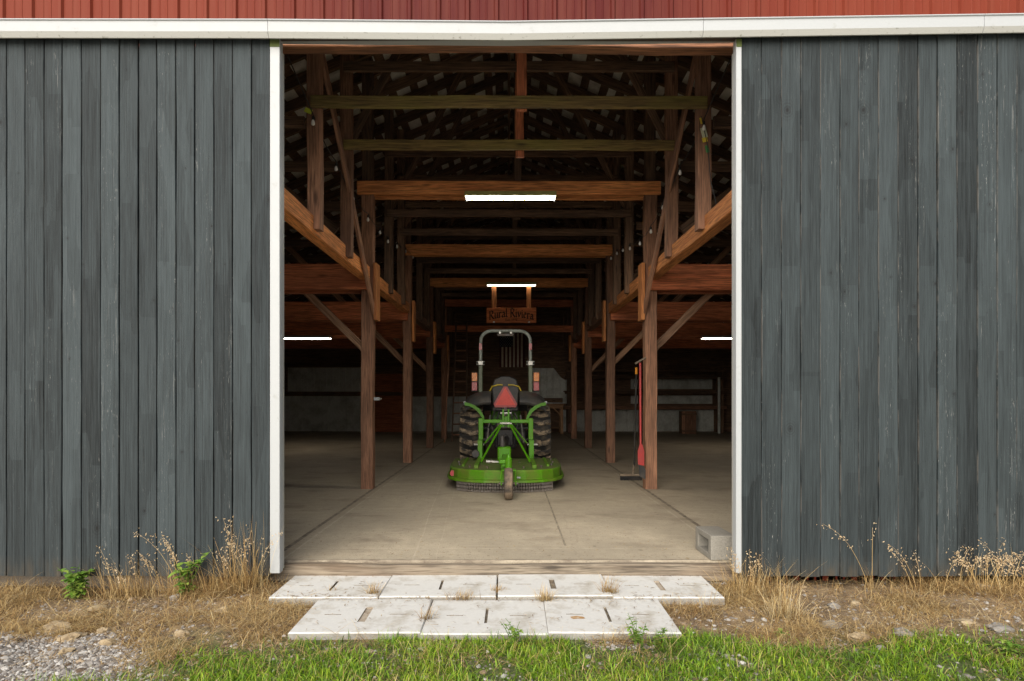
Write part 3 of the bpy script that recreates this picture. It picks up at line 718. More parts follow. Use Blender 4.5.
mb = MB(); mb.box((.045, 0, 0), (.04, .03, .02)); mb.build('plug', 'steel', t)

# ------------------------------------------------------------------ cinder block
def cinder():
    bm = bmesh.new(); L, W, H = .36, .20, .194
    hx0, hx1, hz0, hz1 = -.115, .115, .045, .15
    pts = lambda x: None
    mb = MB()
    # shell with one open core running across (along x), open towards the doorway
    def ring(x, inset=0):
        return [(x, -L/2, 0), (x, L/2, 0), (x, L/2, H), (x, -L/2, H)]
    def hole(x): return [(x, hx0, hz0), (x, hx1, hz0), (x, hx1, hz1), (x, hx0, hz1)]
    v = ring(-W/2) + hole(-W/2) + ring(W/2) + hole(W/2 - .03)
    f = []
    for k in range(4):
        n = (k+1) % 4
        f += [(k, n, 4+n, 4+k), (k, 8+k, 8+n, n), (4+k, 4+n, 12+n, 12+k)]
    f += [(8, 9, 10, 11), (12, 13, 14, 15)]
    mb.add(v, f)
    o = mb.build('cinder_block', 'block', None)
    bv = o.modifiers.new('soft_edges', 'BEVEL'); bv.width = .006; bv.segments = 2
    o.location = (1.69, .165, .0); o.rotation_euler = (0, 0, R(2))
    return o
tag(cinder(), 'grey concrete block with one open core at the right corner of the doorway', 'cinder block')

# ------------------------------------------------------------------ white slabs
def slab(label, x0, x1, d0, d1, top=-.10):
    t = thing('concrete_slab', label, 'concrete slab', ((x0+x1)/2, (d0+d1)/2 - CD, top - .055), 'white slabs laid as a step', R(random.uniform(-.8, .8)))
    w, l = x1-x0-random.uniform(.008, .02), d1-d0-.012; 
    # slot cutters are modelled as real recesses: build top as a grid with sunken cells
    cw = random.choice([.009, .02, .024]); xs_ = sorted([-w/2, -w*.34, -w*.20, -cw, cw, w*.20, w*.34, w/2]); ys_ = [-l/2, -l*.22, -.005, .005, l*.22, l/2]
    slot = random.choice(['slot', 'slot_pale', 'slot_pale']) if cw > .01 else 'slot'
    # cells (i, j): centre slot spans x -.022..022, y -.22l..+.22l ; side slits
    sunk = set()
    for j in (1, 2, 3): sunk.add((3, j))
    sunk.add((1, 2)); sunk.add((5, 2))
    tz, bz, rz = .055, 0, (.036 if slot == 'slot' else .046)
    mb = MB()
    P = lambda i, j, z: (xs_[i], ys_[j], z)
    for i in range(7):
        for j in range(5):
            z = rz if (i, j) in sunk else tz
            mb.add([P(i, j, z), P(i+1, j, z), P(i+1, j+1, z), P(i, j+1, z)], [(0, 1, 2, 3)], (slot if i == 3 else 'slot') if z == rz else 'slab')
            if z == rz:
                for (a, b, nb) in (((i, j), (i+1, j), (i, j-1)), ((i, j+1), (i+1, j+1), (i, j+1)), ((i, j), (i, j+1), (i-1, j)), ((i+1, j), (i+1, j+1), (i+1, j))):
                    if nb not in sunk:
                        mb.add([P(*a, tz), P(*b, tz), P(*b, rz), P(*a, rz)], [(0, 1, 2, 3)], slot if i == 3 else 'slot')
    loop = [(-w/2, -l/2), (w/2, -l/2), (w/2, l/2), (-w/2, l/2)]
    # rounded upper rim and sides
    for k in range(4):
        a, b = loop[k], loop[(k+1) % 4]
        def o_(p, e): return (p[0] + math.copysign(e, p[0]), p[1] + math.copysign(e, p[1]))
        e = .006
        mb.add([(*a, tz), (*b, tz), (*o_(b, e), tz-.008), (*o_(a, e), tz-.008)], [(0, 1, 2, 3)], 'slab')
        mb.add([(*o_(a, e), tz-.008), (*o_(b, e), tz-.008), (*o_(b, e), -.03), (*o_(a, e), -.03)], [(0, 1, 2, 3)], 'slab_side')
    mb.build('slab_body', 'slab', t)
    return t
bx = [-1.675, -.91, -.09, .725, 1.50]
for k, nm in enumerate(('back row white slab at the left end, under the left door edge', 'back row white slab second from the left, with a grass tuft at its seam',
                        'back row white slab third from the left, behind the middle tufts', 'back row white slab at the right end, near the concrete block')):
    a, b = bx[k], bx[k+1]; slab(nm, a + (.008 if k in (2,) else 0), b, 4.175 + (.0, .01, .01, .0)[k], 4.685, top=-.10 + (0, .004, .010, .0)[k])
fx = [-1.32, -.53, .24, 1.03]
for k, nm in enumerate(('front row white slab at the left end, fully bare', 'front row middle white slab half hidden by green grass', 'front row white slab at the right end with a rusty stain')):
    st_ = slab(nm, fx[k], fx[k+1], 3.575, 4.165, top=-.108 + (.0, -.008, .0)[k])
    if k == 2:
        rr_ = random.Random(4); P_ = [(-.20 + (.05 + rr_.uniform(-.012, .012))*math.cos(q*.5236), -.06 + (.026 + rr_.uniform(-.009, .009))*math.sin(q*.5236), .0565) for q in range(12)]
        mb = MB(); mb.add(P_, [tuple(range(12))]); mb.build('rust_stain', 'rust', st_)
mb = MB(); mb.box((0, 0, 0), (.05, .03, .003), ch=.001)
# ------------------------------------------------------------------ tractor
TD = 10.95
tr = thing('tractor', 'green compact tractor seen from behind with roll bar and red triangle', 'tractor', (-.065, TD-CD, 0))
def tyre(name, x, y, r, w, m, lugs, lug_h, parent, s):
    mb = MB(); hw = w/2
    prof = [(r*.60, -hw*.80), (r*.72, -hw), (r*.88, -hw*1.0), (r-lug_h-.015, -hw*.90), (r-lug_h, -hw*.6), (r-lug_h+.006, 0), (r-lug_h, hw*.6), (r-lug_h-.015, hw*.90), (r*.88, hw), (r*.72, hw), (r*.60, hw*.80)]
    lugm = 'lugmud'
    mb.lathe(prof, 'x', (0, 0, 0), 48, m)
    for k in range(lugs):
        for side in (-1, 1):
            a0 = 2*math.pi*(k + (.12 if side > 0 else 0))/lugs
            pts = []
            for q in range(5):
                u = q/4; xx = side*(-.02 + (hw*1.0+.02)*u); da = -(.30*u**1.8) * (2.2*math.pi/lugs)
                pts.append((xx, a0 + da, r - .004 if u < .8 else r - .03))
            half = .9*math.pi/lugs*.52; vs = []; fs = []
            for (xx, aa, rr) in pts:
                for (da, rad) in ((-half*1.25, r-lug_h-.03), (-half*.8, rr), (half*.8, rr), (half*1.25, r-lug_h-.03)):
                    vs.append((xx, rad*math.cos(aa+da), rad*math.sin(aa+da)))
            for q in range(4):
                for c in range(3): fs.append((q*4+c, q*4+c+1, (q+1)*4+c+1, (q+1)*4+c))
            fs += [(0, 1, 2, 3), (19, 18, 17, 16)]
            mb.add(vs, fs, lugm)
    w_ = thing_part(name, parent, (x, y, r))
    mb.build('tyre', m, w_, True)
    mb = MB(); mb.lathe([(r*.62, -hw*.75), (r*.60, -hw*.5), (r*.35, -.02*s), (r*.12, .02*s), (r*.12, .08*s), (.02, .09*s)] if s > 0 else [(.02, -.09), (r*.12, -.08), (r*.12, -.02), (r*.35, .02), (r*.60, hw*.5), (r*.62, hw*.75)], 'x', (0, 0, 0), 32)
    mb.build('rim', 'yellow', w_, True)
def thing_part(name, parent, loc):
    o = bpy.data.objects.new(name, None); COL.objects.link(o); o.parent = parent; o.location = loc; o.empty_display_size = .1; return o
for s in (-1, 1):
    tyre('rear_wheel', s*.598, 0, .575, .395, 'rubber', 19, .05, tr, s)
    tyre('front_wheel', s*.56, 1.72, .345, .24, 'rubber', 15, .025, tr, s)
# transmission, axle, hood
mb = MB(); mb.box((0, .25, .56), (.40, 1.0, .42), ch=.04); mb.box((0, 0, .575), (.80, .22, .24), ch=.05); mb.box((0, -.26, .58), (.30, .12, .34), ch=.03)
mb.tube([(0, -.3, .56), (0, -.42, .56)], .06); mb.tube([(-.13, -.3, .74), (.13, -.3, .74)], .05); mb.build('transmission', 'black', tr)
mb = MB(); mb.prism([(.62, .62), (.62, 1.22), (1.0, 1.27), (1.9, 1.18), (2.12, 1.02), (2.14, .55), (1.2, .50)], -.29, .29, 'yz')
hd = mb.build('hood', 'green', tr)
bv = hd.modifiers.new('round', 'BEVEL'); bv.width = .05; bv.segments = 3
mb = MB(); mb.box((0, 2.15, .78), (.46, .03, .34), ch=.01); mb.build('grille', 'black', tr)
mb = MB(); mb.box((0, 1.4, .46), (.34, 1.5, .14), ch=.02); mb.tube([(-.5, 1.72, .345), (.5, 1.72, .345)], .05); mb.build('front_axle', 'iron', tr)
mb = MB(); mb.box((0, .58, 1.20), (.5, .12, .30), ch=.04); mb.build('dashboard', 'darkgrey', tr)
mb = MB(); pts = [(.19*math.cos(a), .40 + .11*math.sin(a), 1.42 + .15*math.sin(a)) for a in [2*math.pi*k/20 for k in range(21)]]
mb.tube(pts, .014, n=6, caps=False); mb.tube([(0, .40, 1.42), (0, .6, 1.2)], .02); mb.build('steering_wheel', 'black', tr, True)
mb = MB(); mb.box((0, .30, .72), (1.15, .75, .05), ch=.02); mb.build('floor_plate', 'black', tr)
# seat
mb = MB(); mb.box((0, .10, 1.08), (.48, .46, .12), ch=.04); mb.build('seat', 'black', tr)
mb = MB()
for k in range(5): pass
mb.prism([(-.23, 1.14), (-.25, 1.45), (-.20, 1.60), (-.08, 1.655), (.08, 1.655), (.20, 1.60), (.25, 1.45), (.23, 1.14)], -.17, -.06); sb = mb.build('seat_back', 'black', tr)
bv = sb.modifiers.new('round', 'BEVEL'); bv.width = .025; bv.segments = 3
for s in (-1, 1):
    mb = MB(); mb.tube([(s*.27, -.19, 1.20), (s*.285, -.19, 1.38), (s*.24, -.19, 1.47), (s*.13, -.19, 1.50), (s*.05, -.19, 1.50)], .013, n=8); mb.build('grab_rail', 'yellow', tr, True)
# fenders: black moulded tops, green underside band
for s in (-1, 1):
    prof = [(-.61, 1.09), (-.575, 1.16), (-.44, 1.235), (-.2, 1.29), (.25, 1.29), (.5, 1.18), (.62, .95)]
    secs = [(.25, .10), (.38, .10), (.54, .06), (.66, .0), (.70, -.05)]
    mb = MB(); vs = []; fs = []; n = len(prof)
    for (xx, dz) in secs: vs += [(s*xx, q[0] + (.02 if xx > .7 else 0), q[1] + dz) for q in prof]
    for (xx, dz) in secs: vs += [(s*xx, q[0] + (.02 if xx > .7 else 0) + (.025 if q[0] < 0 else 0), q[1] + dz - .035) for q in prof]
    K = len(secs)
    for i in range(K-1):
        for j in range(n-1):
            fs.append((i*n+j, i*n+j+1, (i+1)*n+j+1, (i+1)*n+j)); o2 = K*n
            fs.append((o2+i*n+j, o2+(i+1)*n+j, o2+(i+1)*n+j+1, o2+i*n+j+1))
    for i in range(K-1):
        for j in (0, n-1): fs.append((i*n+j, (i+1)*n+j, K*n+(i+1)*n+j, K*n+i*n+j))
    for j in range(n-1):
        for i in (0, K-1): fs.append((i*n+j, i*n+j+1, K*n+i*n+j+1, K*n+i*n+j))
    mb.add(vs, fs); mb.build('fender', 'darkgrey', tr, True)
    up_ = [(.70, 1.195), (.62, 1.18), (.52, 1.14), (.43, 1.07), (.37, .96), (.345, .84)]; lo_ = [(.375, .84), (.405, .93), (.465, 1.02), (.54, 1.085), (.62, 1.125), (.70, 1.14)]
    mb = MB(); mb.prism([(s*x, z) for x, z in up_ + lo_], -.645, -.60); mb.build('fender_edge', 'green', tr)
    mb = MB(); mb.box((s*.70, -.61, 1.19), (.04, .03, .04)); mb.build('reflector', 'white', tr)
    mb = MB(); mb.box((s*.18, -.10, 1.14), (.12, .3, .05), ch=.02); mb.build('armrest', 'green', tr) if False else None
# roll bar
RX, RY = .455, .02
mb = MB(); pts = [(-RX, RY, 1.88), (-RX, RY, 2.22)]
for k in range(1, 7): a = R(90*k/6); pts.append((-RX + .20*(1-math.cos(a)), RY, 2.30 + .19*math.sin(a)))
pts += [(-x, y, z) for x, y, z in pts[::-1]]
mb.tube(pts, .031, n=10); mb.build('roll_bar', 'ropsgrey', tr, True)
for s in (-1, 1):
    mb = MB(); mb.box((s*RX, RY, 1.58), (.075, .065, .56), ch=.01); mb.build('roll_bar_leg', 'ropsdark', tr)
    mb = MB(); mb.box((s*RX, RY, 1.90), (.10, .10, .09), 'steel', ch=.01)
    for dz in (-.025, .025): mb.tube([(s*RX-.075, RY-.03, 1.90+dz), (s*RX+.075, RY-.03, 1.90+dz)], .012, 'steel', 8)
    mb.build('hinge', 'steel', tr)
    mb = MB(); mb.box((s*RX, RY-.032, 2.20), (.055, .008, .12), ch=.002); mb.build('red_reflector', 'redlens', tr)
    lp = MB(); lp.box((s*.562, RY-.04, 1.56), (.11, .06, .36), ch=.008); lpo = lp.build('tail_lamp', 'black', tr)
    mb = MB(); mb.box((s*.562, RY-.078, 1.645), (.098, .018, .155), ch=.006); mb.lathe([(.02, -.088), (.018, -.092)], 'y', (s*.562, RY-.0, 1.645), 12); mb.build('amber_lens', 'amber', lpo)
    mb = MB(); mb.box((s*.562, RY-.078, 1.475), (.098, .018, .15), ch=.006); mb.build('red_lens', 'redlens', lpo)
    mb = MB(); mb.box((s*.505, RY, 1.56), (.06, .03, .05)); mb.build('lamp_bracket', 'iron', tr)
mb = MB(); mb.box((0, RY+.02, 2.42), (.30, .05, .05), 'iron'); 
for s in (-1, 1): mb.tube([(s*.10, RY-.03, 2.455), (s*.10, RY+.02, 2.455)], .02, 'steel', 8)
mb.build('top_brace', 'iron', tr)
# slow-vehicle triangle with cut corners
mb = MB(); Y0 = -.235
def tri(r, cut, y0, y1, m):
    P = []
    V = [(0, r), (-r*.866*1.0, -r*.5), (r*.866, -r*.5)]
    for k in range(3):
        a, b, c = Vector(V[k]), Vector(V[(k-1) % 3]), Vector(V[(k+1) % 3])
        P += [tuple(a + (b-a).normalized()*cut), tuple(a + (c-a).normalized()*cut)]
    P = [P[0], P[1], P[2], P[3], P[4], P[5]]
    mb.prism([(p[0], p[1] + 1.24) for p in P], y0, y1, 'xz', m)
tri(.285, .065, Y0, Y0+.006, 'smvedge'); tri(.215, .012, Y0-.003, Y0+.001, 'smv')
mb.build('warning_triangle', 'smv', tr)
mb = MB(); mb.box((0, -.20, 1.18), (.06, .06, .3)); mb.build('triangle_bracket', 'iron', tr)
# rear hitch arms
for s in (-1, 1):
    mb = MB(); mb.tube([(s*.22, -.15, .45), (s*.34, -.85, .50), (s*.385, -1.20, .53)], .03, n=8, flat=.6); mb.build('lift_arm', 'iron', tr, True)
    mb = MB(); mb.tube([(s*.27, -.2, .95), (s*.32, -.62, .49)], .016, n=8); mb.build('lift_rod', 'steel', tr, True)
mb = MB(); mb.tube([(.02, -.3, .86), (0, -1.22, 1.0)], .022, n=8); mb.build('top_link', 'iron', tr, True)
for s in (-.22, .19):
    mb = MB(); mb.tube([(s, -.28, .95), (s*1.15, -.34, .80), (s*.9, -.40, .62)], .012, n=6); mb.build('hydraulic_hose', 'black', tr, True)

for x, h in ((-.16, .06), (-.10, .02), (.09, .05), (.15, .0)):
    mb = MB(); mb.tube([(x, -.30, .98 + h), (x*1.1, -.42, 1.0 + h), (x*1.5, -.46, .86), (x*1.9, -.40, .70), (x*1.6, -.30, .60)], .011, n=7); mb.build('hydraulic_hose', 'black', tr, True)
mb = MB(); mb.box((0, -.34, .80), (.34, .10, .16), ch=.02); mb.build('hitch_block', 'iron', tr)
for s in (-1, 1):
    mb = MB(); mb.tube([(s*.30, -.25, .50), (s*.52, -.10, .55)], .02, n=8); mb.build('stabiliser', 'steel', tr, True)
    mb = MB(); mb.box((s*.46, -.655, 1.02), (.004, .004, .004)) if False else mb.box((s*.30, -.185, 1.33), (.05, .004, .06), ch=.001); mb.build('decal', 'white', tr)
# ------------------------------------------------------------------ rotary cutter
RC = 8.88
rc = thing('rotary_cutter', 'dusty green mower deck with chain skirt and tail wheel behind the tractor', 'mower', (-.05, RC-CD, 0))
def deck_outline(k=1.0):
    P = []
    for (x, y) in [(-.82, .78), (-.82, .1), (-.805, -.2), (-.76, -.42), (-.66, -.60), (-.50, -.73), (-.28, -.80), (0, -.82)]: P.append((x*k, y*k))
    return P + [(-x, y) for x, y in P[::-1][1:]]
mb = MB(); O = deck_outline(); n = len(O); zb, zt = .155, .30
vs = []
for kk, z in ((1.0, zb), (1.0, zt-.02), (.985, zt), (.5, zt+.02)): vs += [(x*kk, y*kk, z) for x, y in O]
fs = [tuple(range(3*n, 4*n))]
for L in range(3):
    for k in range(n): fs.append((L*n+k, L*n+(k+1) % n, (L+1)*n+(k+1) % n, (L+1)*n+k))
mb.add(vs, fs, 'green_dusty')
kt_ = mb.mat('deck_top'); mb.mi = [kt_ if (q == 0 or q > 2*n) else 0 for q in range(len(fs))]
# lower flange and ribs
vs = []
for kk, z in ((1.005, zb+.02), (1.045, zb+.012), (1.05, zb-.02), (1.0, zb-.02)): vs += [(x*kk, y*kk, z) for x, y in O]
mb.add(vs, [(L*n+k, L*n+(k+1) % n, (L+1)*n+(k+1) % n, (L+1)*n+k) for L in range(3) for k in range(n)], 'green_dusty')
for s in (-1, 1):
    mb.box((s*.40, -.02, zt+.03), (.06, 1.3, .05), 'green_dusty'); mb.box((s*.60, .1, zt+.016), (.04, 1.0, .03), 'green_dusty')
mb.build('deck', 'green_dusty', rc)
# chain skirt along the rear edge
mb = MB(); seg = []
for a, b in zip(O, O[1:]):
    if (a[1] + b[1])/2 < -.62:
        L = math.hypot(b[0]-a[0], b[1]-a[1]); m_ = max(1, int(L/.021))
        for i in range(m_): seg.append((a[0]+(b[0]-a[0])*i/m_, a[1]+(b[1]-a[1])*i/m_))
for (x, y) in seg:
    z = zb - .005; k = 0
    while z > .022:
        h = .028; mb.box((x*1.01 + random.uniform(-.002, .002), y*1.01 + random.uniform(-.003, .003), z - h/2), (.012 if k % 2 else .006, .006 if k % 2 else .012, h*.95), ch=.001); z -= h*.85; k += 1
mb.build('chain_skirt', 'chain', rc)
for s, rx in ((-1, 0), (1, 0)):
    mb = MB(); mb.box((s*.395, .62, .62), (.075, .09, .66), ch=.008); mb.build('mast_upright', 'green', rc)
    mb = MB(); mb.prism([(s*.36, .28), (s*.43, .28), (s*.43, .62), (s*.36, .62)], .30, .60); mb.prism([(.10, .29), (.62, .29), (.62, .60)], s*.41 - .006, s*.41 + .006, 'yz'); mb.build('mast_gusset', 'green', rc)
    mb = MB(); mb.tube([(s*.05, .55, .90), (s*.33, .52, .56)], .013, n=6); mb.build('upper_brace', 'green', rc)
    mb = MB(); mb.tube([(s*.06, .50, .86), (s*.38, -.10, .30)], .016, n=6); mb.build('deck_brace', 'green', rc)
    mb = MB(); mb.tube([(s*.34, .60, .53), (s*.50, .60, .53)], .02, n=8); mb.build('hitch_pin', 'steel', rc)
    mb = MB(); mb.tube([(s*.38, -.10, .30), (s*.38, -.10, .34)], .02, n=6); mb.build('bolt', 'iron', rc)
mb = MB(); mb.box((0, .62, .90), (.80, .07, .055), ch=.008); mb.build('mast_crossbar', 'green', rc)
mb = MB()
for s in (-1, 1): mb.box((s*.042, .56, .95), (.028, .14, .28), ch=.004)
mb.box((0, .60, .90), (.06, .06, .16)); mb.build('mast_head', 'green', rc)
mb = MB(); mb.tube([(-.085, .54, 1.03), (.085, .54, 1.03)], .018, 'steel'); mb.tube([(-.09, .5, .87), (.09, .5, .87)], .022, 'steel'); mb.build('mast_pin', 'steel', rc)
mb = MB(); mb.box((-.02, .15, .42), (.20, .24, .24), ch=.02); mb.lathe([(.12, .30), (.12, .33), (.10, .34)], c=(-.02, .15, 0)); mb.build('gearbox', 'green', rc, True)
mb = MB(); mb.lathe([(.045, .53), (.05, .60), (.035, .66), (.02, .70)], c=(-.05, .15, 0), n=12); mb.build('gearbox_cap', 'black', rc, True)
mb = MB(); mb.tube([(-.02, .28, .44), (-.01, .80, .50), (0, 1.6, .56)], .045, n=10); mb.build('drive_shaft', 'black', rc, True)
mb = MB(); mb.tube([(-.29, -.02, .33), (-.08, .0, .31)], .03, n=8); mb.build('pipe', 'steel', rc, True)
mb = MB(); mb.lathe([(.055, -.06), (.06, -.05), (.06, .05), (.055, .06)], 'y', (-.46, .30, .42), 14); mb.build('stand_foot', 'black', rc, True)
for (x, y) in [(-.70, .5), (-.70, .1), (-.66, -.25), (-.5, -.5), (-.25, -.62), (.25, -.62), (.5, -.5), (.66, -.25), (.70, .1), (.70, .5), (.2, .3), (-.22, .3), (.2, -.05), (-.22, -.05)]:
    mb = MB(); mb.lathe([(.017, .305), (.017, .326), (.012, .33)], c=(x, y, 0), n=6); mb.build('bolt', 'iron', rc)
# tail wheel arm and fork
mb = MB(); mb.box((0, -.42, .40), (.10, 1.0, .085), ch=.01); mb.box((0, -.86, .43), (.17, .20, .05), ch=.01); mb.box((0, -.62, .35), (.13, .22, .10), ch=.01); mb.build('tail_arm', 'green', rc)
mb = MB(); mb.lathe([(.045, .30), (.045, .47), (.03, .49), (.02, .53)], c=(.045, -.96, 0), n=14); 
mb.prism([(-1.06, .33), (-.88, .33), (-1.30, .16), (-1.40, .19)], .128, .143, 'yz'); mb.prism([(-1.06, .33), (-.88, .33), (-1.30, .16), (-1.40, .19)], -.053, -.038, 'yz')
mb.box((.045, -.97, .325), (.196, .18, .018)); mb.build('tail_fork', 'green', rc)
wl = thing_part('tail_wheel', rc, (.045, -1.34, .20))
mb = MB(); mb.lathe([(.11, -.05), (.165, -.056), (.192, -.045), (.2, -.015), (.2, .015), (.192, .045), (.165, .056), (.11, .05)], 'x', (0, 0, 0), 28)
mb.build('tyre', 'tailrubber', wl, True)
mb = MB(); mb.lathe([(.112, -.045), (.03, -.06), (.03, .06), (.112, .045)], 'x', (0, 0, 0), 20); mb.tube([(-.12, 0, 0), (.12, 0, 0)], .014); mb.build('hub', 'iron', wl)
mb = MB(); mb.lathe([(.045, -.01), (.042, .0)], 'y', (-.735, -.475, .22), 6); o = mb.build('warning_sticker', 'redlens', rc)
mb = MB(); mb.box((.18, -.822, .205), (.05, .004, .022), ch=.001); mb.build('decal', 'white', rc)

# ------------------------------------------------------------------ tools by the right post
sh = thing('shovel', 'red scoop with long red shaft and T handle leaning on the right post', 'shovel', (1.815, 8.28-CD, .20))
mb = MB(); mb.tube([(0, -.01, .30), (-.004, 0, 1.56)], .016, n=10); mb.build('shaft', 'red', sh, True)
mb = MB(); mb.tube([(-.075, 0, 1.545), (.075, .0, 1.63)], .014, n=8); mb.build('handle', 'grey_wood', sh, True)
mb = MB(); mb.prism([(-.04, .16), (.045, .14), (.045, .34), (.018, .44), (-.015, .44), (-.045, .34)], -.03, -.015); mb.build('scoop', 'red', sh)
mb = MB(); mb.prism([(-.02, .0), (.06, -.05), (.065, .08), (.045, .13), (-.03, .15)], -.03, -.012); mb.build('bristles', 'black', sh)
br = thing('push_broom', 'black push broom with an orange tipped shaft leaning behind the front right post', 'broom', (1.89, 9.25-CD, 0))
mb = MB(); mb.tube([(.04, 0, .22), (-.05, -.58, 1.64)], .013, n=10); mb.build('shaft', 'black', br, True)
mb = MB(); mb.tube([(-.049, -.572, 1.62), (-.053, -.60, 1.71)], .018, n=10); mb.build('grip', 'orangeplastic', br, True)
mb = MB(); mb.box((-.01, 0, .085), (.34, .07, .035), ch=.01); mb.tube([(.02, 0, .09), (.036, 0, .26)], .016, n=8); mb.build('head', 'grey_wood', br)
mb = MB()
for i in range(40):
    x = -.17 + .32*i/39
    for yy in (-.025, 0, .025): mb.tube([(x, yy, .07), (x + random.uniform(-.01, .01), yy*1.5 + random.uniform(-.01, .01), .006)], .005, n=4)
mb.build('bristles', 'black', br)

# ------------------------------------------------------------------ things along the back wall
fg = thing('flag', 'vertical faded striped flag with dark star field hung on the back wall', 'flag', (.11, 16.66, 2.33))
mb = MB(); sw = .90/13
def fold(x, z): return .02*math.sin(x*9 + 1) + .012*math.sin(x*23 + z*2) 
def cloth(mb, x0, x1, z0, z1, m, dy=0):
    nx_, nz_ = max(2, int((x1-x0)/.03)), 10; vs = []; fs = []
    for j in range(nz_+1):
        for i in range(nx_+1):
            x = x0 + (x1-x0)*i/nx_; z = z0 + (z1-z0)*j/nz_; vs.append((x, fold(x, z) + dy, z))
    mb.add(vs, [(j*(nx_+1)+i, j*(nx_+1)+i+1, (j+1)*(nx_+1)+i+1, (j+1)*(nx_+1)+i) for j in range(nz_) for i in range(nx_)], m)
for k in range(13):
    cloth(mb, -.45 + k*sw, -.45 + (k+1)*sw, 0, (.72 if k < 7 else 1.2), 'cream' if k % 2 else 'flagred')
cloth(mb, -.45, -.45 + 7*sw, .72, 1.2, 'navy')
mb.build('cloth', 'cream', fg)
mb = MB()
for r_ in range(9):
    for c_ in range(6 if r_ % 2 == 0 else 5):
        cx = -.45 + sw*7*((c_ + (.5 if r_ % 2 == 0 else 1))/6.0); cz = 1.2 - .48*(r_ + .75)/9.5
        P = [(cx + (.019 if k % 2 == 0 else .008)*math.sin(k*math.pi/5), fold(cx, cz) - .006, cz + (.019 if k % 2 == 0 else .008)*math.cos(k*math.pi/5)) for k in range(10)]
        mb.add(P, [tuple(range(10))])
mb.build('stars', 'cream', fg)
mb = MB(); mb.tube([(-.48, -.01, 1.21), (.48, -.01, 1.21)], .012, n=6); mb.build('rail', 'dark', fg)

wb = thing('workbench', 'tan wooden workbench against the back wall to the right of the tractor', 'workbench', (1.25, 16.15, 0))
for i in range(4): beam('top_board', (-.75, -.30+i*.2, 1.0), (.63, -.30+i*.2, 1.0), .19, .045, 'tan', wb)
beam('apron', (-.72, -.37, .925), (.60, -.37, .925), .03, .10, 'tan', wb)
for sx in (-.66, .56):
    for sy in (-.33, .30): beam('leg', (sx, sy, 0), (sx, sy, .975), .09, .09, 'tan', wb)
beam('knee_brace', (.54, -.345, .62), (.26, -.345, .90), .04, .09, 'tan', wb, up=(0, 1, 0))
beam('shelf', (-.70, 0, .2), (.60, 0, .2), .62, .03, 'tan', wb)
ms = thing('metal_sheet', 'pale ribbed metal sheets with a clipped corner standing behind the workbench', 'metal sheets', (1.3, 16.75, 1.03))
mb = MB()
x = -.55
pr = []
while x < .55: pr += [(x, 0), (x+.15, 0), (x+.17, -.025), (x+.20, -.025), (x+.22, 0)]; x += .22
vs = []
for (a, b) in pr: vs += [(a, b, 0), (a, b, 1.27 if a < .30 else max(.85, 1.27 - (a-.30)*1.3))]
mb.add(vs, [(2*i, 2*i+2, 2*i+3, 2*i+1) for i in range(len(pr)-1)]); mb.build('sheet', 'metal_sheet', ms)
beam('rail', (-.6, -.06, .12), (.62, -.06, .12), .03, .16, 'dark', ms)

rk = thing('storage_rack', 'dark long timber rack with shelves along the right of the back wall', 'storage rack', (4.8, 16.55, 0))
for z in (.93, 1.46, 1.98, 2.2):
    for k in range(3): beam('shelf_board', (-2.85, -.25+k*.18, z), (2.75, -.25+k*.18, z), .16, .045, 'dark', rk)
    beam('shelf_rail', (-2.85, -.36, z-.03), (2.8, -.36, z-.03), .04, .11 if z < 2.1 else .05, 'brown' if z < 1 else 'dark', rk)
for x in (-2.7, -.1, 2.66): 
    for y in (-.37, .2): beam('upright', (x, y+.06, 0), (x, y+.06, 2.3), .09, .09, 'dark', rk)
mb = MB(); mb.tube([(2.5, -.46, .0), (2.5, -.46, 1.95)], .045, n=12); mb.build('pipe', 'metal_sheet', rk, True)
st = thing('wooden_crate', 'dark upright wooden crate under the rack at the back right', 'crate', (6.2, 16.1, 0))
for i in range(4): beam('slat', (-.19+i*.125, -.2, 0), (-.19+i*.125, -.2, .78), .11, .025, 'brown', st)
mb = MB(); mb.box((0, 0, .39), (.48, .36, .76)); mb.build('body', 'dark', st)
for z in (.1, .68): beam('band', (-.25, -.225, z), (.25, -.225, z), .02, .07, 'dark', st)
sk = thing('feed_sack', 'small pinkish sack standing on the floor under the rack left end', 'sack', (2.2, 16.0, 0))
mb = MB(); mb.lathe([(.10, 0), (.15, .05), (.165, .2), (.14, .32), (.06, .38), (.075, .44)], n=16); mb.build('bag', 'sack', sk, True)

ld = thing('ladder', 'tall dark wooden ladder leaning left of the tractor at the back', 'ladder', (-1.42, 12.4, 0))
for s in (-1, 1): beam('rail', (s*.21, 0, 0), (s*.16, .75, 3.5), .045, .09, 'dark', ld)
for k in range(11):
    f = (k+.6)/11.4; mb = MB(); hw = .21 - .05*f; mb.tube([(-hw, .75*f, 3.5*f), (hw, .75*f, 3.5*f)], .022, n=8); mb.build('rung', 'brown', ld, True)
lp = beam('wooden_pole', (-1.80, 12.0, 0), (-1.72, 12.5, 2.6), .04, .04, 'brown', None)
tag(lp, 'thin wooden pole leaning beside the ladder', 'pole')

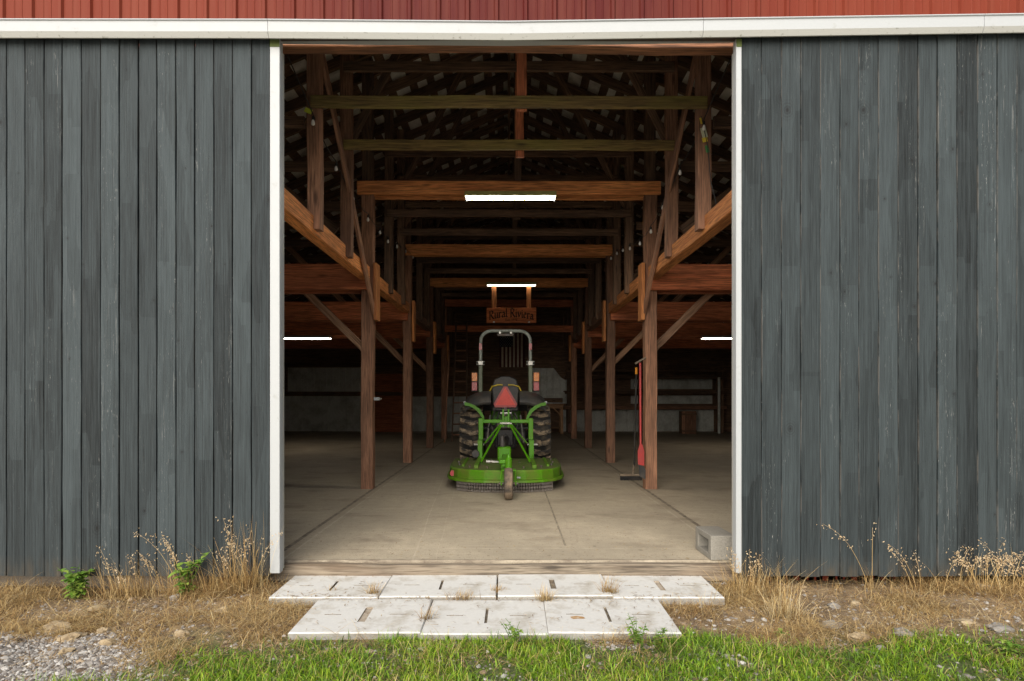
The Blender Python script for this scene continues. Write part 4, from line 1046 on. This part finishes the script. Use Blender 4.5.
# ------------------------------------------------------------------ vegetation and stones
def blades(name, P, H, LEAN, W, mat, curl=.5, seed=0, parent=None, loc=None, rv=None, head=None):
    r = np.random.default_rng(seed); n = len(P); P = np.asarray(P, float); H = np.asarray(H, float)
    az = r.uniform(0, 2*np.pi, n) if head is None else head
    D = np.stack([np.cos(az), np.sin(az), np.zeros(n)], 1); fa = az + np.pi/2 + r.normal(0, .5, n)
    S = np.stack([np.cos(fa), np.sin(fa), np.zeros(n)], 1) * (np.asarray(W)/2)[:, None]
    K = 4; V = np.zeros((n, 2*K+1, 3)); hg = np.zeros((n, 2*K+1))
    ang = np.asarray(LEAN); pos = P.copy(); seg = H / K
    for k in range(K+1):
        w = (1 - (k/K)**1.6)
        if k < K: V[:, 2*k] = pos - S*w; V[:, 2*k+1] = pos + S*w; hg[:, 2*k] = hg[:, 2*k+1] = k/K
        else: V[:, 2*K] = pos; hg[:, 2*K] = 1
        a = ang + curl * (k/K)**1.2 * (.4 + ang)
        pos = pos + (D*np.sin(a)[:, None] + np.array([0, 0, 1.])*np.cos(a)[:, None]) * seg[:, None]
    nv = 2*K+1; base = (np.arange(n)*nv)[:, None]
    quads = np.concatenate([base + np.array([[2*k, 2*k+1, 2*k+3, 2*k+2]]) for k in range(K-1)], 1).reshape(-1, 4)
    tris = (base + np.array([[2*K-2, 2*K-1, 2*K]])).reshape(-1, 3)
    nq, nt = len(quads), len(tris)
    me = bpy.data.meshes.new(name); me.vertices.add(n*nv); me.vertices.foreach_set('co', V.reshape(-1))
    me.loops.add(nq*4 + nt*3); me.loops.foreach_set('vertex_index', np.concatenate([quads.reshape(-1), tris.reshape(-1)]).astype(np.int32))
    me.polygons.add(nq+nt); ls = np.concatenate([np.arange(nq)*4, nq*4 + np.arange(nt)*3]).astype(np.int32); me.polygons.foreach_set('loop_start', ls)
    me.update(calc_edges=True)
    rv = r.random(n) if rv is None else rv
    a = me.attributes.new('rnd', 'FLOAT', 'POINT'); a.data.foreach_set('value', np.repeat(rv, nv).astype(np.float32))
    a = me.attributes.new('hgt', 'FLOAT', 'POINT'); a.data.foreach_set('value', hg.reshape(-1).astype(np.float32))
    me.materials.append(M[mat]); o = bpy.data.objects.new(name, me); COL.objects.link(o)
    if parent: o.parent = parent
    if loc: o.location = loc
    return o

def in_slab(x, y, pad=0.0):
    d = y + CD
    return (-1.67-pad < x < 1.50+pad and 4.17-pad < d < 4.69+pad) or (-1.325-pad < x < 1.035+pad and 3.57-pad < d < 4.17+pad)
def scatter(n, x0, x1, d0, d1, prob, pad=.0):
    out = []
    while len(out) < n:
        x = random.uniform(x0, x1); d = random.uniform(d0, d1); y = d - CD
        if in_slab(x, y, pad) or random.random() > prob(x, d): continue
        out.append((x, y, ground_z(x, y) - .004))
    return out
def interp(x, T):
    if x <= T[0][0]: return T[0][1]
    for (a, va), (b, vb) in zip(T, T[1:]):
        if x <= b: return va + (vb-va)*(x-a)/(b-a)
    return T[-1][1]
GB = [(-5, 2.85), (-2.6, 2.95), (-2.1, 3.22), (-1.6, 3.48), (-1.2, 3.62), (0, 3.66), (.35, 3.66), (.52, 3.50), (.78, 3.55), (1.0, 3.70), (1.3, 3.60), (1.8, 3.48), (2.3, 3.62), (2.8, 3.66), (5, 3.68)]
def nz(x, y, s, o=0): return mnoise.noise(Vector((x*s + o, y*s, o*.7)))
def p_green(x, d):
    b = interp(x, GB) + .12*nz(x, d, 2.3, 3); e = (b - d)/.16
    k = max(0, min(1, e)); return k * max(.12, min(1, .70 + 1.8*nz(x, d, 2.8, 9)))
pts = scatter(68000, -4.4, 4.4, 2.2, 3.75, p_green, .0)
n = len(pts); H = rng.uniform(.02, .085, n) * np.array([1 + .9*max(0, nz(p[0], p[1], 2.5, 5)) for p in pts])
gg = blades('green_grass', pts, H, np.abs(rng.normal(.55, .4, n)), rng.uniform(.0028, .006, n), 'grass', 1.3, 1, rv=np.clip(rng.beta(1.7, 2.2, n) + .34*np.array([nz(p[0], p[1], 2, 15) for p in pts]), 0, 1)); gg['kind'] = 'stuff'
pts = scatter(19000, -4.2, 4.2, 2.3, 3.62, lambda x, d: p_green(x, d) * (.3 + .9*max(0, nz(x, d, 4, 50))), .0)
n = len(pts); cl = blades('low_clover', pts, rng.uniform(.02, .075, n), rng.uniform(.2, 1.3, n), rng.uniform(.007, .014, n), 'grass', 1.2, 9, rv=rng.beta(2, 2.2, n)*.8); cl['kind'] = 'stuff'
def p_dry(x, d):
    b = interp(x, GB); k = 1.0
    if d < b - .05: k = .20
    if x < -1.95 and d < interp(x, [(-2.9, 3.76), (-2.5, 3.70), (-2.1, 3.48)]) + .12*nz(x, d, 2): k *= .16 if x < -2.2 else .4
    if abs(x) < 1.7 and d > 4.55: return 0
    return k * max(.10, min(1, .48 + 1.5*nz(x, d, 2.6, 21)))
def dmax(x): return 4.62
pts = scatter(62000, -4.3, 4.3, 2.6, 4.64, p_dry, .0)
n = len(pts); xs_a = np.array([p[0] for p in pts]); ds_a = np.array([p[1] + CD for p in pts])
wall = np.clip((ds_a - 4.25)/.35, 0, 1)
tall = np.array([max(0, .35 + nz(p[0], .3, 1.7, 33)) for p in pts]) * wall
H = rng.uniform(.02, .12, n) * (1 + 1.4*tall); LE = np.clip(rng.normal(1.15, .42, n) - .5*tall, .05, 1.62)
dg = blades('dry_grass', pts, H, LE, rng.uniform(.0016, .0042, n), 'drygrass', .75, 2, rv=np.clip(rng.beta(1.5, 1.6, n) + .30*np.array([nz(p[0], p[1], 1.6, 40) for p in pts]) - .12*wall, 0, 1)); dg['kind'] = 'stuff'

pts = scatter(7000, -4.3, 4.3, 3.2, 4.62, lambda x, d: p_dry(x, d)*max(.2, min(1, .6 + 1.2*nz(x, d, 2.1, 77))), .0)
n = len(pts); fs_ = blades('flattened_straw', [(p[0], p[1], p[2] + random.uniform(.01, .05)) for p in pts], rng.uniform(.10, .34, n), rng.normal(1.45, .22, n), rng.uniform(.0018, .0036, n), 'drygrass', .25, 6, rv=np.clip(rng.beta(2.4, 1.5, n), 0, 1)); fs_['kind'] = 'stuff'
# gravel patch
ico = bmesh.new(); bmesh.ops.create_icosphere(ico, subdivisions=1, radius=1); ico.verts.ensure_lookup_table()
IV = np.array([v.co[:] for v in ico.verts]); IF = np.array([[v.index for v in f.verts] for f in ico.faces]); ico.free()
def stones(name, P, rad, mat, seed):
    r = np.random.default_rng(seed); n = len(P); nv = len(IV)
    sc_ = r.uniform(.6, 1.3, (n, 1, 3)) * np.array([1, 1, .62]); V = IV[None] * (1 + r.uniform(-.22, .22, (n, nv, 1))) * sc_ * np.asarray(rad)[:, None, None]
    a = r.uniform(0, 6.28, n); c, s = np.cos(a)[:, None], np.sin(a)[:, None]
    X = V[..., 0]*c - V[..., 1]*s; Y = V[..., 0]*s + V[..., 1]*c; V = np.stack([X, Y, V[..., 2]], -1) + np.asarray(P)[:, None, :]
    Fc = (IF[None] + (np.arange(n)*nv)[:, None, None]).reshape(-1, 3)
    me = bpy.data.meshes.new(name); me.from_pydata(V.reshape(-1, 3).tolist(), [], Fc.tolist())
    at = me.attributes.new('rnd', 'FLOAT', 'POINT'); at.data.foreach_set('value', np.repeat(r.random(n), nv).astype(np.float32))
    me.materials.append(M[mat]); o = bpy.data.objects.new(name, me); COL.objects.link(o); o['kind'] = 'stuff'; return o
def p_grav(x, d):
    k = max(0, min(1, (-1.85 - x)/.5)) * max(0, min(1, (interp(x, [(-2.9, 3.80), (-2.4, 3.74), (-2.0, 3.52)]) + .14*nz(x, d, 3) - d)/.22)) * max(.1, min(1, .75 + 1.3*nz(x, d, 4, 61))); k2 = .03 if d < 4.4 else .01
    if .45 < x < .85 and 3.44 < d < 3.56: k2 = .35
    if -1.7 < x < 1.7 and d > 4.655: k2 = .6
    return max(k, k2)
pts = scatter(21000, -4.2, 4.2, 2.6, 4.68, p_grav, -.01)
rad = np.clip(rng.lognormal(-4.85, .42, len(pts)), .004, .03)
stones('gravel', [(p[0], p[1], p[2] + .004) for p in pts], rad, 'gravel', 5)

pts = []
while len(pts) < 1000:
    x = random.uniform(-1.7, 1.55); d = random.choice([random.uniform(3.58, 4.7), random.gauss(4.17, .04), random.gauss(4.72, .03)]); y = d - CD
    if in_slab(x, y, -.01): pts.append((x, y, -.098))
for _ in range(420):
    y = abs(random.gauss(0, 1.0)) + .01
    x = random.uniform(-1.85, 1.85); pts.append((x, y, .003))
n = len(pts); lt_ = blades('dry_litter', pts, rng.uniform(.008, .05, n), rng.uniform(1.35, 1.6, n), rng.uniform(.002, .007, n), 'drygrass', .2, 61, rv=rng.random(n)*.6); lt_['kind'] = 'stuff'
pts = scatter(5200, -4.2, 4.2, 2.9, 4.66, lambda x, d: .2 if d < interp(x, GB) - .1 else (.2 if x < -2 and d < 3.7 else max(.1, min(1, .5 + 1.5*nz(x, d, 2.2, 91)))), .01)
stones('soil_clods', [(p[0], p[1], p[2] + .002) for p in pts], np.clip(rng.lognormal(-4.8, .5, len(pts)), .004, .028), 'clod', 8)
def at_px(px, py, z=-.18):
    d = (CH - z)*600/(py - 396); return ((px - 509)*d/600, d - CD)
def rock(label, px, py, w, hgt, mat, seed):
    x, y = at_px(px, py); z = ground_z(x, y)
    bm = bmesh.new(); bmesh.ops.create_icosphere(bm, subdivisions=3, radius=1); rr = random.Random(seed); o3 = Vector((seed*3.7, seed*1.3, 0))
    for v in bm.verts:
        q = v.co.copy(); k = 1 + .42*mnoise.noise(q*1.1 + o3) + .26*mnoise.noise(q*2.6 + o3) + .08*mnoise.noise(q*7 + o3)
        v.co = Vector((q.x*w/2*k, q.y*w*.36*k, q.z*hgt/2*k)); 
        if abs(mnoise.noise(q*.8 + o3*2)) > .1: v.co.z = max(v.co.z, -hgt*.3)
    me = bpy.data.meshes.new('stone'); bm.to_mesh(me); bm.free(); me.materials.append(M[mat])
    for p in me.polygons: p.use_smooth = True
    me.set_sharp_from_angle(angle=R(25))
    o = bpy.data.objects.new('stone', me); COL.objects.link(o); o.location = (x, y, z + hgt*.06); o.rotation_euler = (rr.uniform(-.15, .15), rr.uniform(-.2, .2), rr.uniform(-.5, .5))
    tag(o, label, 'stone', 'stones lying in the dry grass')
for i, a in enumerate([('broad flat tan stone at the upper edge of the gravel patch', 58, 627, .20, .07, 'rock_tan'), ('long tilted tan stone just below the broad flat one', 71, 637, .17, .06, 'rock_tan'),
    ('small round pale stone right of the tilted tan stone', 103, 633, .07, .06, 'rock_tan'), ('tan stone at the right border of the gravel patch', 109, 645, .09, .05, 'rock_tan'),
    ('pale stone sitting in the gravel patch', 66, 651, .09, .05, 'rock_tan'), ('pinkish grey stone against the left door weeds', 176, 598, .09, .06, 'rock_grey'),
    ('yellowish stone alone in dry grass left of the back slabs', 222, 615, .10, .05, 'rock_tan'), ('dull brown stone below the yellowish one near the green grass', 182, 640, .09, .06, 'rock_tan'),
    ('flat buff stone under the left green weed', 99, 608, .12, .05, 'rock_tan'), ('smooth cream stone at the edge of the right grass', 859, 642, .11, .07, 'rock_tan'),
    ('largest grey stone right of the smooth cream stone', 903, 641, .13, .06, 'rock_grey'), ('grey stone half buried below the right door', 834, 611, .08, .05, 'rock_grey'),
    ('flat grey stone in dry grass left of the cream stone', 832, 629, .13, .05, 'rock_grey'), ('tan stone under the drooping seed heads', 985, 596, .12, .07, 'rock_tan'),
    ('low tan stone at the right end near the grass', 968, 631, .16, .05, 'rock_tan'), ('brown grey stone at the far right edge', 1000, 637, .15, .06, 'rock_grey'),
    ('small white stone in front of the cream stone', 881, 652, .06, .04, 'rock_grey'), ('small buff stone below the right door middle', 856, 608, .07, .045, 'rock_tan')]):
    rock(*a, seed=i+3)

def dry_clump(label, px, py, n, h0, h1, spread, lean, heads, seed, name='dry_grass_clump', droop=.5, base=None, az=None, tint=0, hh0=None):
    r = random.Random(seed); x, y = base if base else at_px(px, py); y = min(y, -.31) if not base else y
    z = ground_z(x, y) if not base else base_z(base)
    t = thing(name, label, 'dry grass', (x, y, z)); rg = np.random.default_rng(seed)
    n = int(n*1.6) if not base else n
    P = np.stack([rg.normal(0, spread, n), rg.normal(0, spread*.45, n), np.full(n, -.005)], 1)
    Hh = rg.uniform(h0, h1*(1.6 if not base else 1), n); L = np.abs(rg.normal(lean, lean*.7, n))
    hd = rg.uniform(0, 6.28, n) if az is None else rg.normal(az, .6, n)
    P[:, 1] = np.minimum(P[:, 1], -.25 - y + 0) if not base else P[:, 1]
    blades('stems', P, Hh, L, rg.uniform(.0022, .0042, n), 'drygrass', droop, seed, t, rv=np.clip(rg.beta(2.6, 2, n) + tint, 0, 1), head=hd)
    if heads:
        V = []; Fs = []; rv = []; mbp = []; marks = []
        for k in range(heads):
            bx_, by_ = r.gauss(0, spread), r.gauss(0, spread*.4); hh = r.uniform(.72, 1.1)*(hh0 or h1*1.4); a = r.uniform(0, 6.28) if az is None else r.gauss(az, .5); le = abs(r.gauss(lean*.6, .12))
            # stem path
            path = []; p = Vector((bx_, by_, 0)); ang = le*.5; sg = hh/12
            for q in range(13):
                path.append(p.copy()); ang += le*.10 + (droop*.10 if q > 6 else 0) 
                p = p + Vector((math.cos(a)*math.sin(ang), math.sin(a)*math.sin(ang)*.5, math.cos(ang)))*sg
            mbp.append(path); marks.append((len(V), len(Fs)))
            for q in range(7, 13):
                for _ in range(r.randint(3, 5)):
                    c = path[q] + Vector((r.gauss(0, .018), r.gauss(0, .014), r.gauss(-.006, .014))); L_ = r.uniform(.012, .022); w = L_*.22
                    d = Vector((r.gauss(0, .5) + math.cos(a)*.4, r.gauss(0, .4), r.gauss(-.5, .5))).normalized()*L_/2; s_ = Vector((d.z, r.uniform(-.004, .004), -d.x)).normalized()*w
                    e_ = d.cross(s_).normalized()*w*.6
                    o_ = len(V); V += [c-d, c+s_, c+d, c-s_, c+e_, c-e_]; Fs += [(o_, o_+1, o_+4), (o_+1, o_+2, o_+4), (o_+2, o_+3, o_+4), (o_+3, o_, o_+4), (o_+1, o_, o_+5), (o_+2, o_+1, o_+5), (o_+3, o_+2, o_+5), (o_, o_+3, o_+5)]; rv += [r.random()]*6
        for (v0, f0), (v1, f1), path in zip(marks, marks[1:] + [(len(V), len(Fs))], mbp):
            mb = MB(); mb.tube(path[:8], [.0017 - .0005*i/7 for i in range(8)], n=4, caps=False)
            stk = mb.build('stalk', 'drygrass', t); me = stk.data
            at = me.attributes.new('rnd', 'FLOAT', 'POINT'); at.data.foreach_set('value', [.62]*len(me.vertices)); at = me.attributes.new('hgt', 'FLOAT', 'POINT'); at.data.foreach_set('value', [.7]*len(me.vertices))
            mb = MB(); mb.tube(path[7:], [.0012 - .0005*i/5 for i in range(6)], n=4, caps=False); mb.add(V[v0:v1], [tuple(i - v0 for i in f) for f in Fs[f0:f1]])
            o = mb.build('seed_head', 'seed', stk); me = o.data; k_ = len(me.vertices) - (v1 - v0)
            at = me.attributes.new('rnd', 'FLOAT', 'POINT'); at.data.foreach_set('value', [.4]*k_ + rv[v0:v1]); at = me.attributes.new('hgt', 'FLOAT', 'POINT'); at.data.foreach_set('value', [.8]*len(me.vertices))
    return t
def base_z(b): return -.105
dry_clump('tall dry grass with pale seed heads against the left white door edge', 258, 586, 150, .10, .42, .09, .35, 9, 11, hh0=.52)
dry_clump('brown tangled dry grass below the right green weed of the left door', 222, 588, 170, .08, .26, .13, .6, 4, 12, tint=-.12, hh0=.45)
dry_clump('dry grass with a tall bent reddish seed stalk behind the leafy weed', 195, 586, 70, .10, .30, .08, .5, 7, 13, tint=-.1, az=2.6, hh0=.58)
dry_clump('thin dry stalks with nodding seed heads between the two green weeds', 150, 587, 110, .07, .24, .11, .5, 7, 14, az=2.9, tint=-.05, hh0=.38)
dry_clump('low brown dry grass under the left green weed', 115, 590, 110, .06, .18, .10, .7, 0, 15, tint=-.15)
dry_clump('straw coloured dry grass at the right white door edge', 750, 590, 190, .08, .24, .11, .6, 3, 16, hh0=.40)
dry_clump('pale straw tuft standing before the right door', 785, 620, 120, .06, .20, .055, .55, 0, 17, tint=.22)
dry_clump('single tall thin seed stalk before the right door', 850, 584, 14, .05, .14, .03, .5, 2, 18, droop=.6, hh0=.78)
dry_clump('short arching seed stalk left of the drooping seed heads', 893, 584, 40, .05, .17, .06, .7, 3, 19, az=3.0, hh0=.40)
dry_clump('mass of drooping pale seed heads before the right door', 965, 586, 120, .08, .24, .16, .8, 30, 20, droop=1.0, hh0=.40)
dry_clump('drooping dry seed heads at the far right of the right door', 1010, 586, 80, .06, .2, .12, .8, 16, 21, droop=1.1, hh0=.30)
dry_clump('thin pale grass stalks in front of the concrete block', 722, 577, 30, .05, .22, .04, .3, 3, 22, tint=.15, hh0=.36)
for i, (lb, px, py, n, h) in enumerate([('small dry tuft growing on the leftmost back slab seam', 333, 591, 10, .09), ('reddish dry tuft in the seam between the two left back slabs', 373, 594, 60, .10),
    ('wide low dry tuft between the back and front rows at the middle', 462, 598, 80, .06), ('dry tuft in the wide gap at the middle of the back row', 498, 592, 40, .06),
    ('bushy dry tuft between the front slabs right of the middle', 545, 600, 70, .11), ('tall dry tuft in the seam between the two right back slabs', 609, 594, 80, .13),
    ('sparse dry tuft in the seam between the two left front slabs', 427, 618, 30, .09)]):
    X, Y = at_px(px, py, -.105); dry_clump(lb, px, py, int(n*1.5), h*.5, h*1.45, .026 if i not in (2,) else .06, .5, 0, 40+i, 'dry_grass_tuft', base=(X, Y), tint=-.12 if i != 4 else .05)
mb = MB(); 
def weed(label, px, py, h, nst, nlv, seed, leaf=.06):
    r = random.Random(seed); x, y = at_px(px, py); y = min(y, -.33); t = thing('green_weed', label, 'weed', (x, y, ground_z(x, y)))
    mb = MB(); V = []; Fs = []; rv = []; hg = []
    for k in range(nst):
        a = r.uniform(0, 6.28); ln = r.uniform(.15, .55); path = []; p = Vector((r.gauss(0, .02), r.gauss(0, .01), 0)); ang = ln*.5; hh = h*r.uniform(.6, 1.1)
        for q in range(7):
            path.append(p.copy()); p = p + Vector((math.cos(a)*math.sin(ang), math.sin(a)*math.sin(ang)*.5, math.cos(ang)))*hh/6; ang += .1
        mb.tube(path, [.003 - .002*q/6 for q in range(7)], n=5)
        for _ in range(nlv):
            f = r.uniform(.15, 1); b = path[min(6, int(f*6))]; la = r.uniform(0, 6.28); L = leaf*r.uniform(.55, 1.3); W = L*r.uniform(.24, .36)
            d = Vector((math.cos(la), math.sin(la)*.8, r.uniform(-.25, .5))).normalized(); s = d.cross(Vector((0, 0, 1))).normalized(); u = s.cross(d); rr = r.random(); o_ = len(V)
            for i, (t_, w_, dz) in enumerate([(0, .12, 0), (.3, .9, .05), (.6, 1, .02), (.85, .5, -.08), (1, 0, -.2)]):
                for sg in (-1, 0, 1): V.append(b + d*L*t_ + s*W*w_*sg + u*(dz*L + (abs(sg)*.18*W))); rv.append(rr); hg.append(.55 + .4*t_)
            for i in range(4):
                for c in range(2): Fs.append((o_+i*3+c, o_+i*3+c+1, o_+(i+1)*3+c+1, o_+(i+1)*3+c))
    me = bpy.data.meshes.new('leaves'); me.from_pydata([tuple(v) for v in V], [], Fs); me.materials.append(M['weed'])
    for nm, val in (('rnd', rv), ('hgt', hg)): at = me.attributes.new(nm, 'FLOAT', 'POINT'); at.data.foreach_set('value', val)
    o = bpy.data.objects.new('leaves', me); COL.objects.link(o); o.parent = t
    o = mb.build('stems', 'weed', t)
    for nm, val in (('rnd', .4), ('hgt', .5)): at = o.data.attributes.new(nm, 'FLOAT', 'POINT'); at.data.foreach_set('value', [val]*len(o.data.vertices))
weed('bushy low green weed against the left door', 95, 588, .28, 13, 12, 1, .062)
weed('taller leafy green weed among dry grass by the left door', 203, 586, .42, 8, 13, 2, .062)
weed('small green weed sprouting at the front edge of the right front slab', 640, 652, .19, 7, 14, 3, .026)
weed('second small green weed beside the right front slab corner', 658, 650, .15, 5, 12, 4, .024)
weed('green weed with small leaves in front of the middle front slab', 515, 652, .17, 7, 14, 5, .026)
weed('tiny green weed in the dry grass before the right door', 781, 642, .07, 5, 6, 6, .03)
weed('green weed in the lawn at the bottom right', 1010, 660, .12, 8, 9, 7, .04)

# ------------------------------------------------------------------ camera and light
cam = bpy.data.cameras.new('camera'); co = bpy.data.objects.new('camera', cam); COL.objects.link(co)
co.location = (0, -CD, CH); co.rotation_euler = (R(90), 0, 0)
cam.sensor_width = 36; cam.lens = 36*F/1024; cam.shift_x = 3/1024; cam.shift_y = 55.5/1024; cam.clip_end = 2000; cam.clip_start = .05
sc.camera = co
w = bpy.data.worlds.new('World'); sc.world = w; w.use_nodes = True; nt = w.node_tree
sky = nt.nodes.new('ShaderNodeTexSky'); sky.sky_type = 'NISHITA'; sky.sun_disc = False
EL, AZ = R(35), R(198)       # azimuth measured from +y clockwise
sky.sun_elevation = EL; sky.sun_rotation = AZ; sky.air_density = 1.0; sky.dust_density = 3.0; sky.ozone_density = .6
nt.links.new(sky.outputs[0], nt.nodes['Background'].inputs[0]); nt.nodes['Background'].inputs[1].default_value = .13
sl = bpy.data.lights.new('sun', 'SUN'); sl.energy = 4.9; sl.angle = R(74); sl.color = (1, .95, .88)
so = bpy.data.objects.new('sun', sl); COL.objects.link(so)
dv = Vector((math.sin(AZ)*math.cos(EL), math.cos(AZ)*math.cos(EL), math.sin(EL))); so.rotation_euler = dv.to_track_quat('Z', 'Y').to_euler(); so.location = dv*30
sc.render.engine = 'CYCLES'; sc.cycles.max_bounces = 8; sc.cycles.diffuse_bounces = 5
sc.view_settings.view_transform = 'Standard'; sc.view_settings.look = 'None'; sc.view_settings.exposure = 0
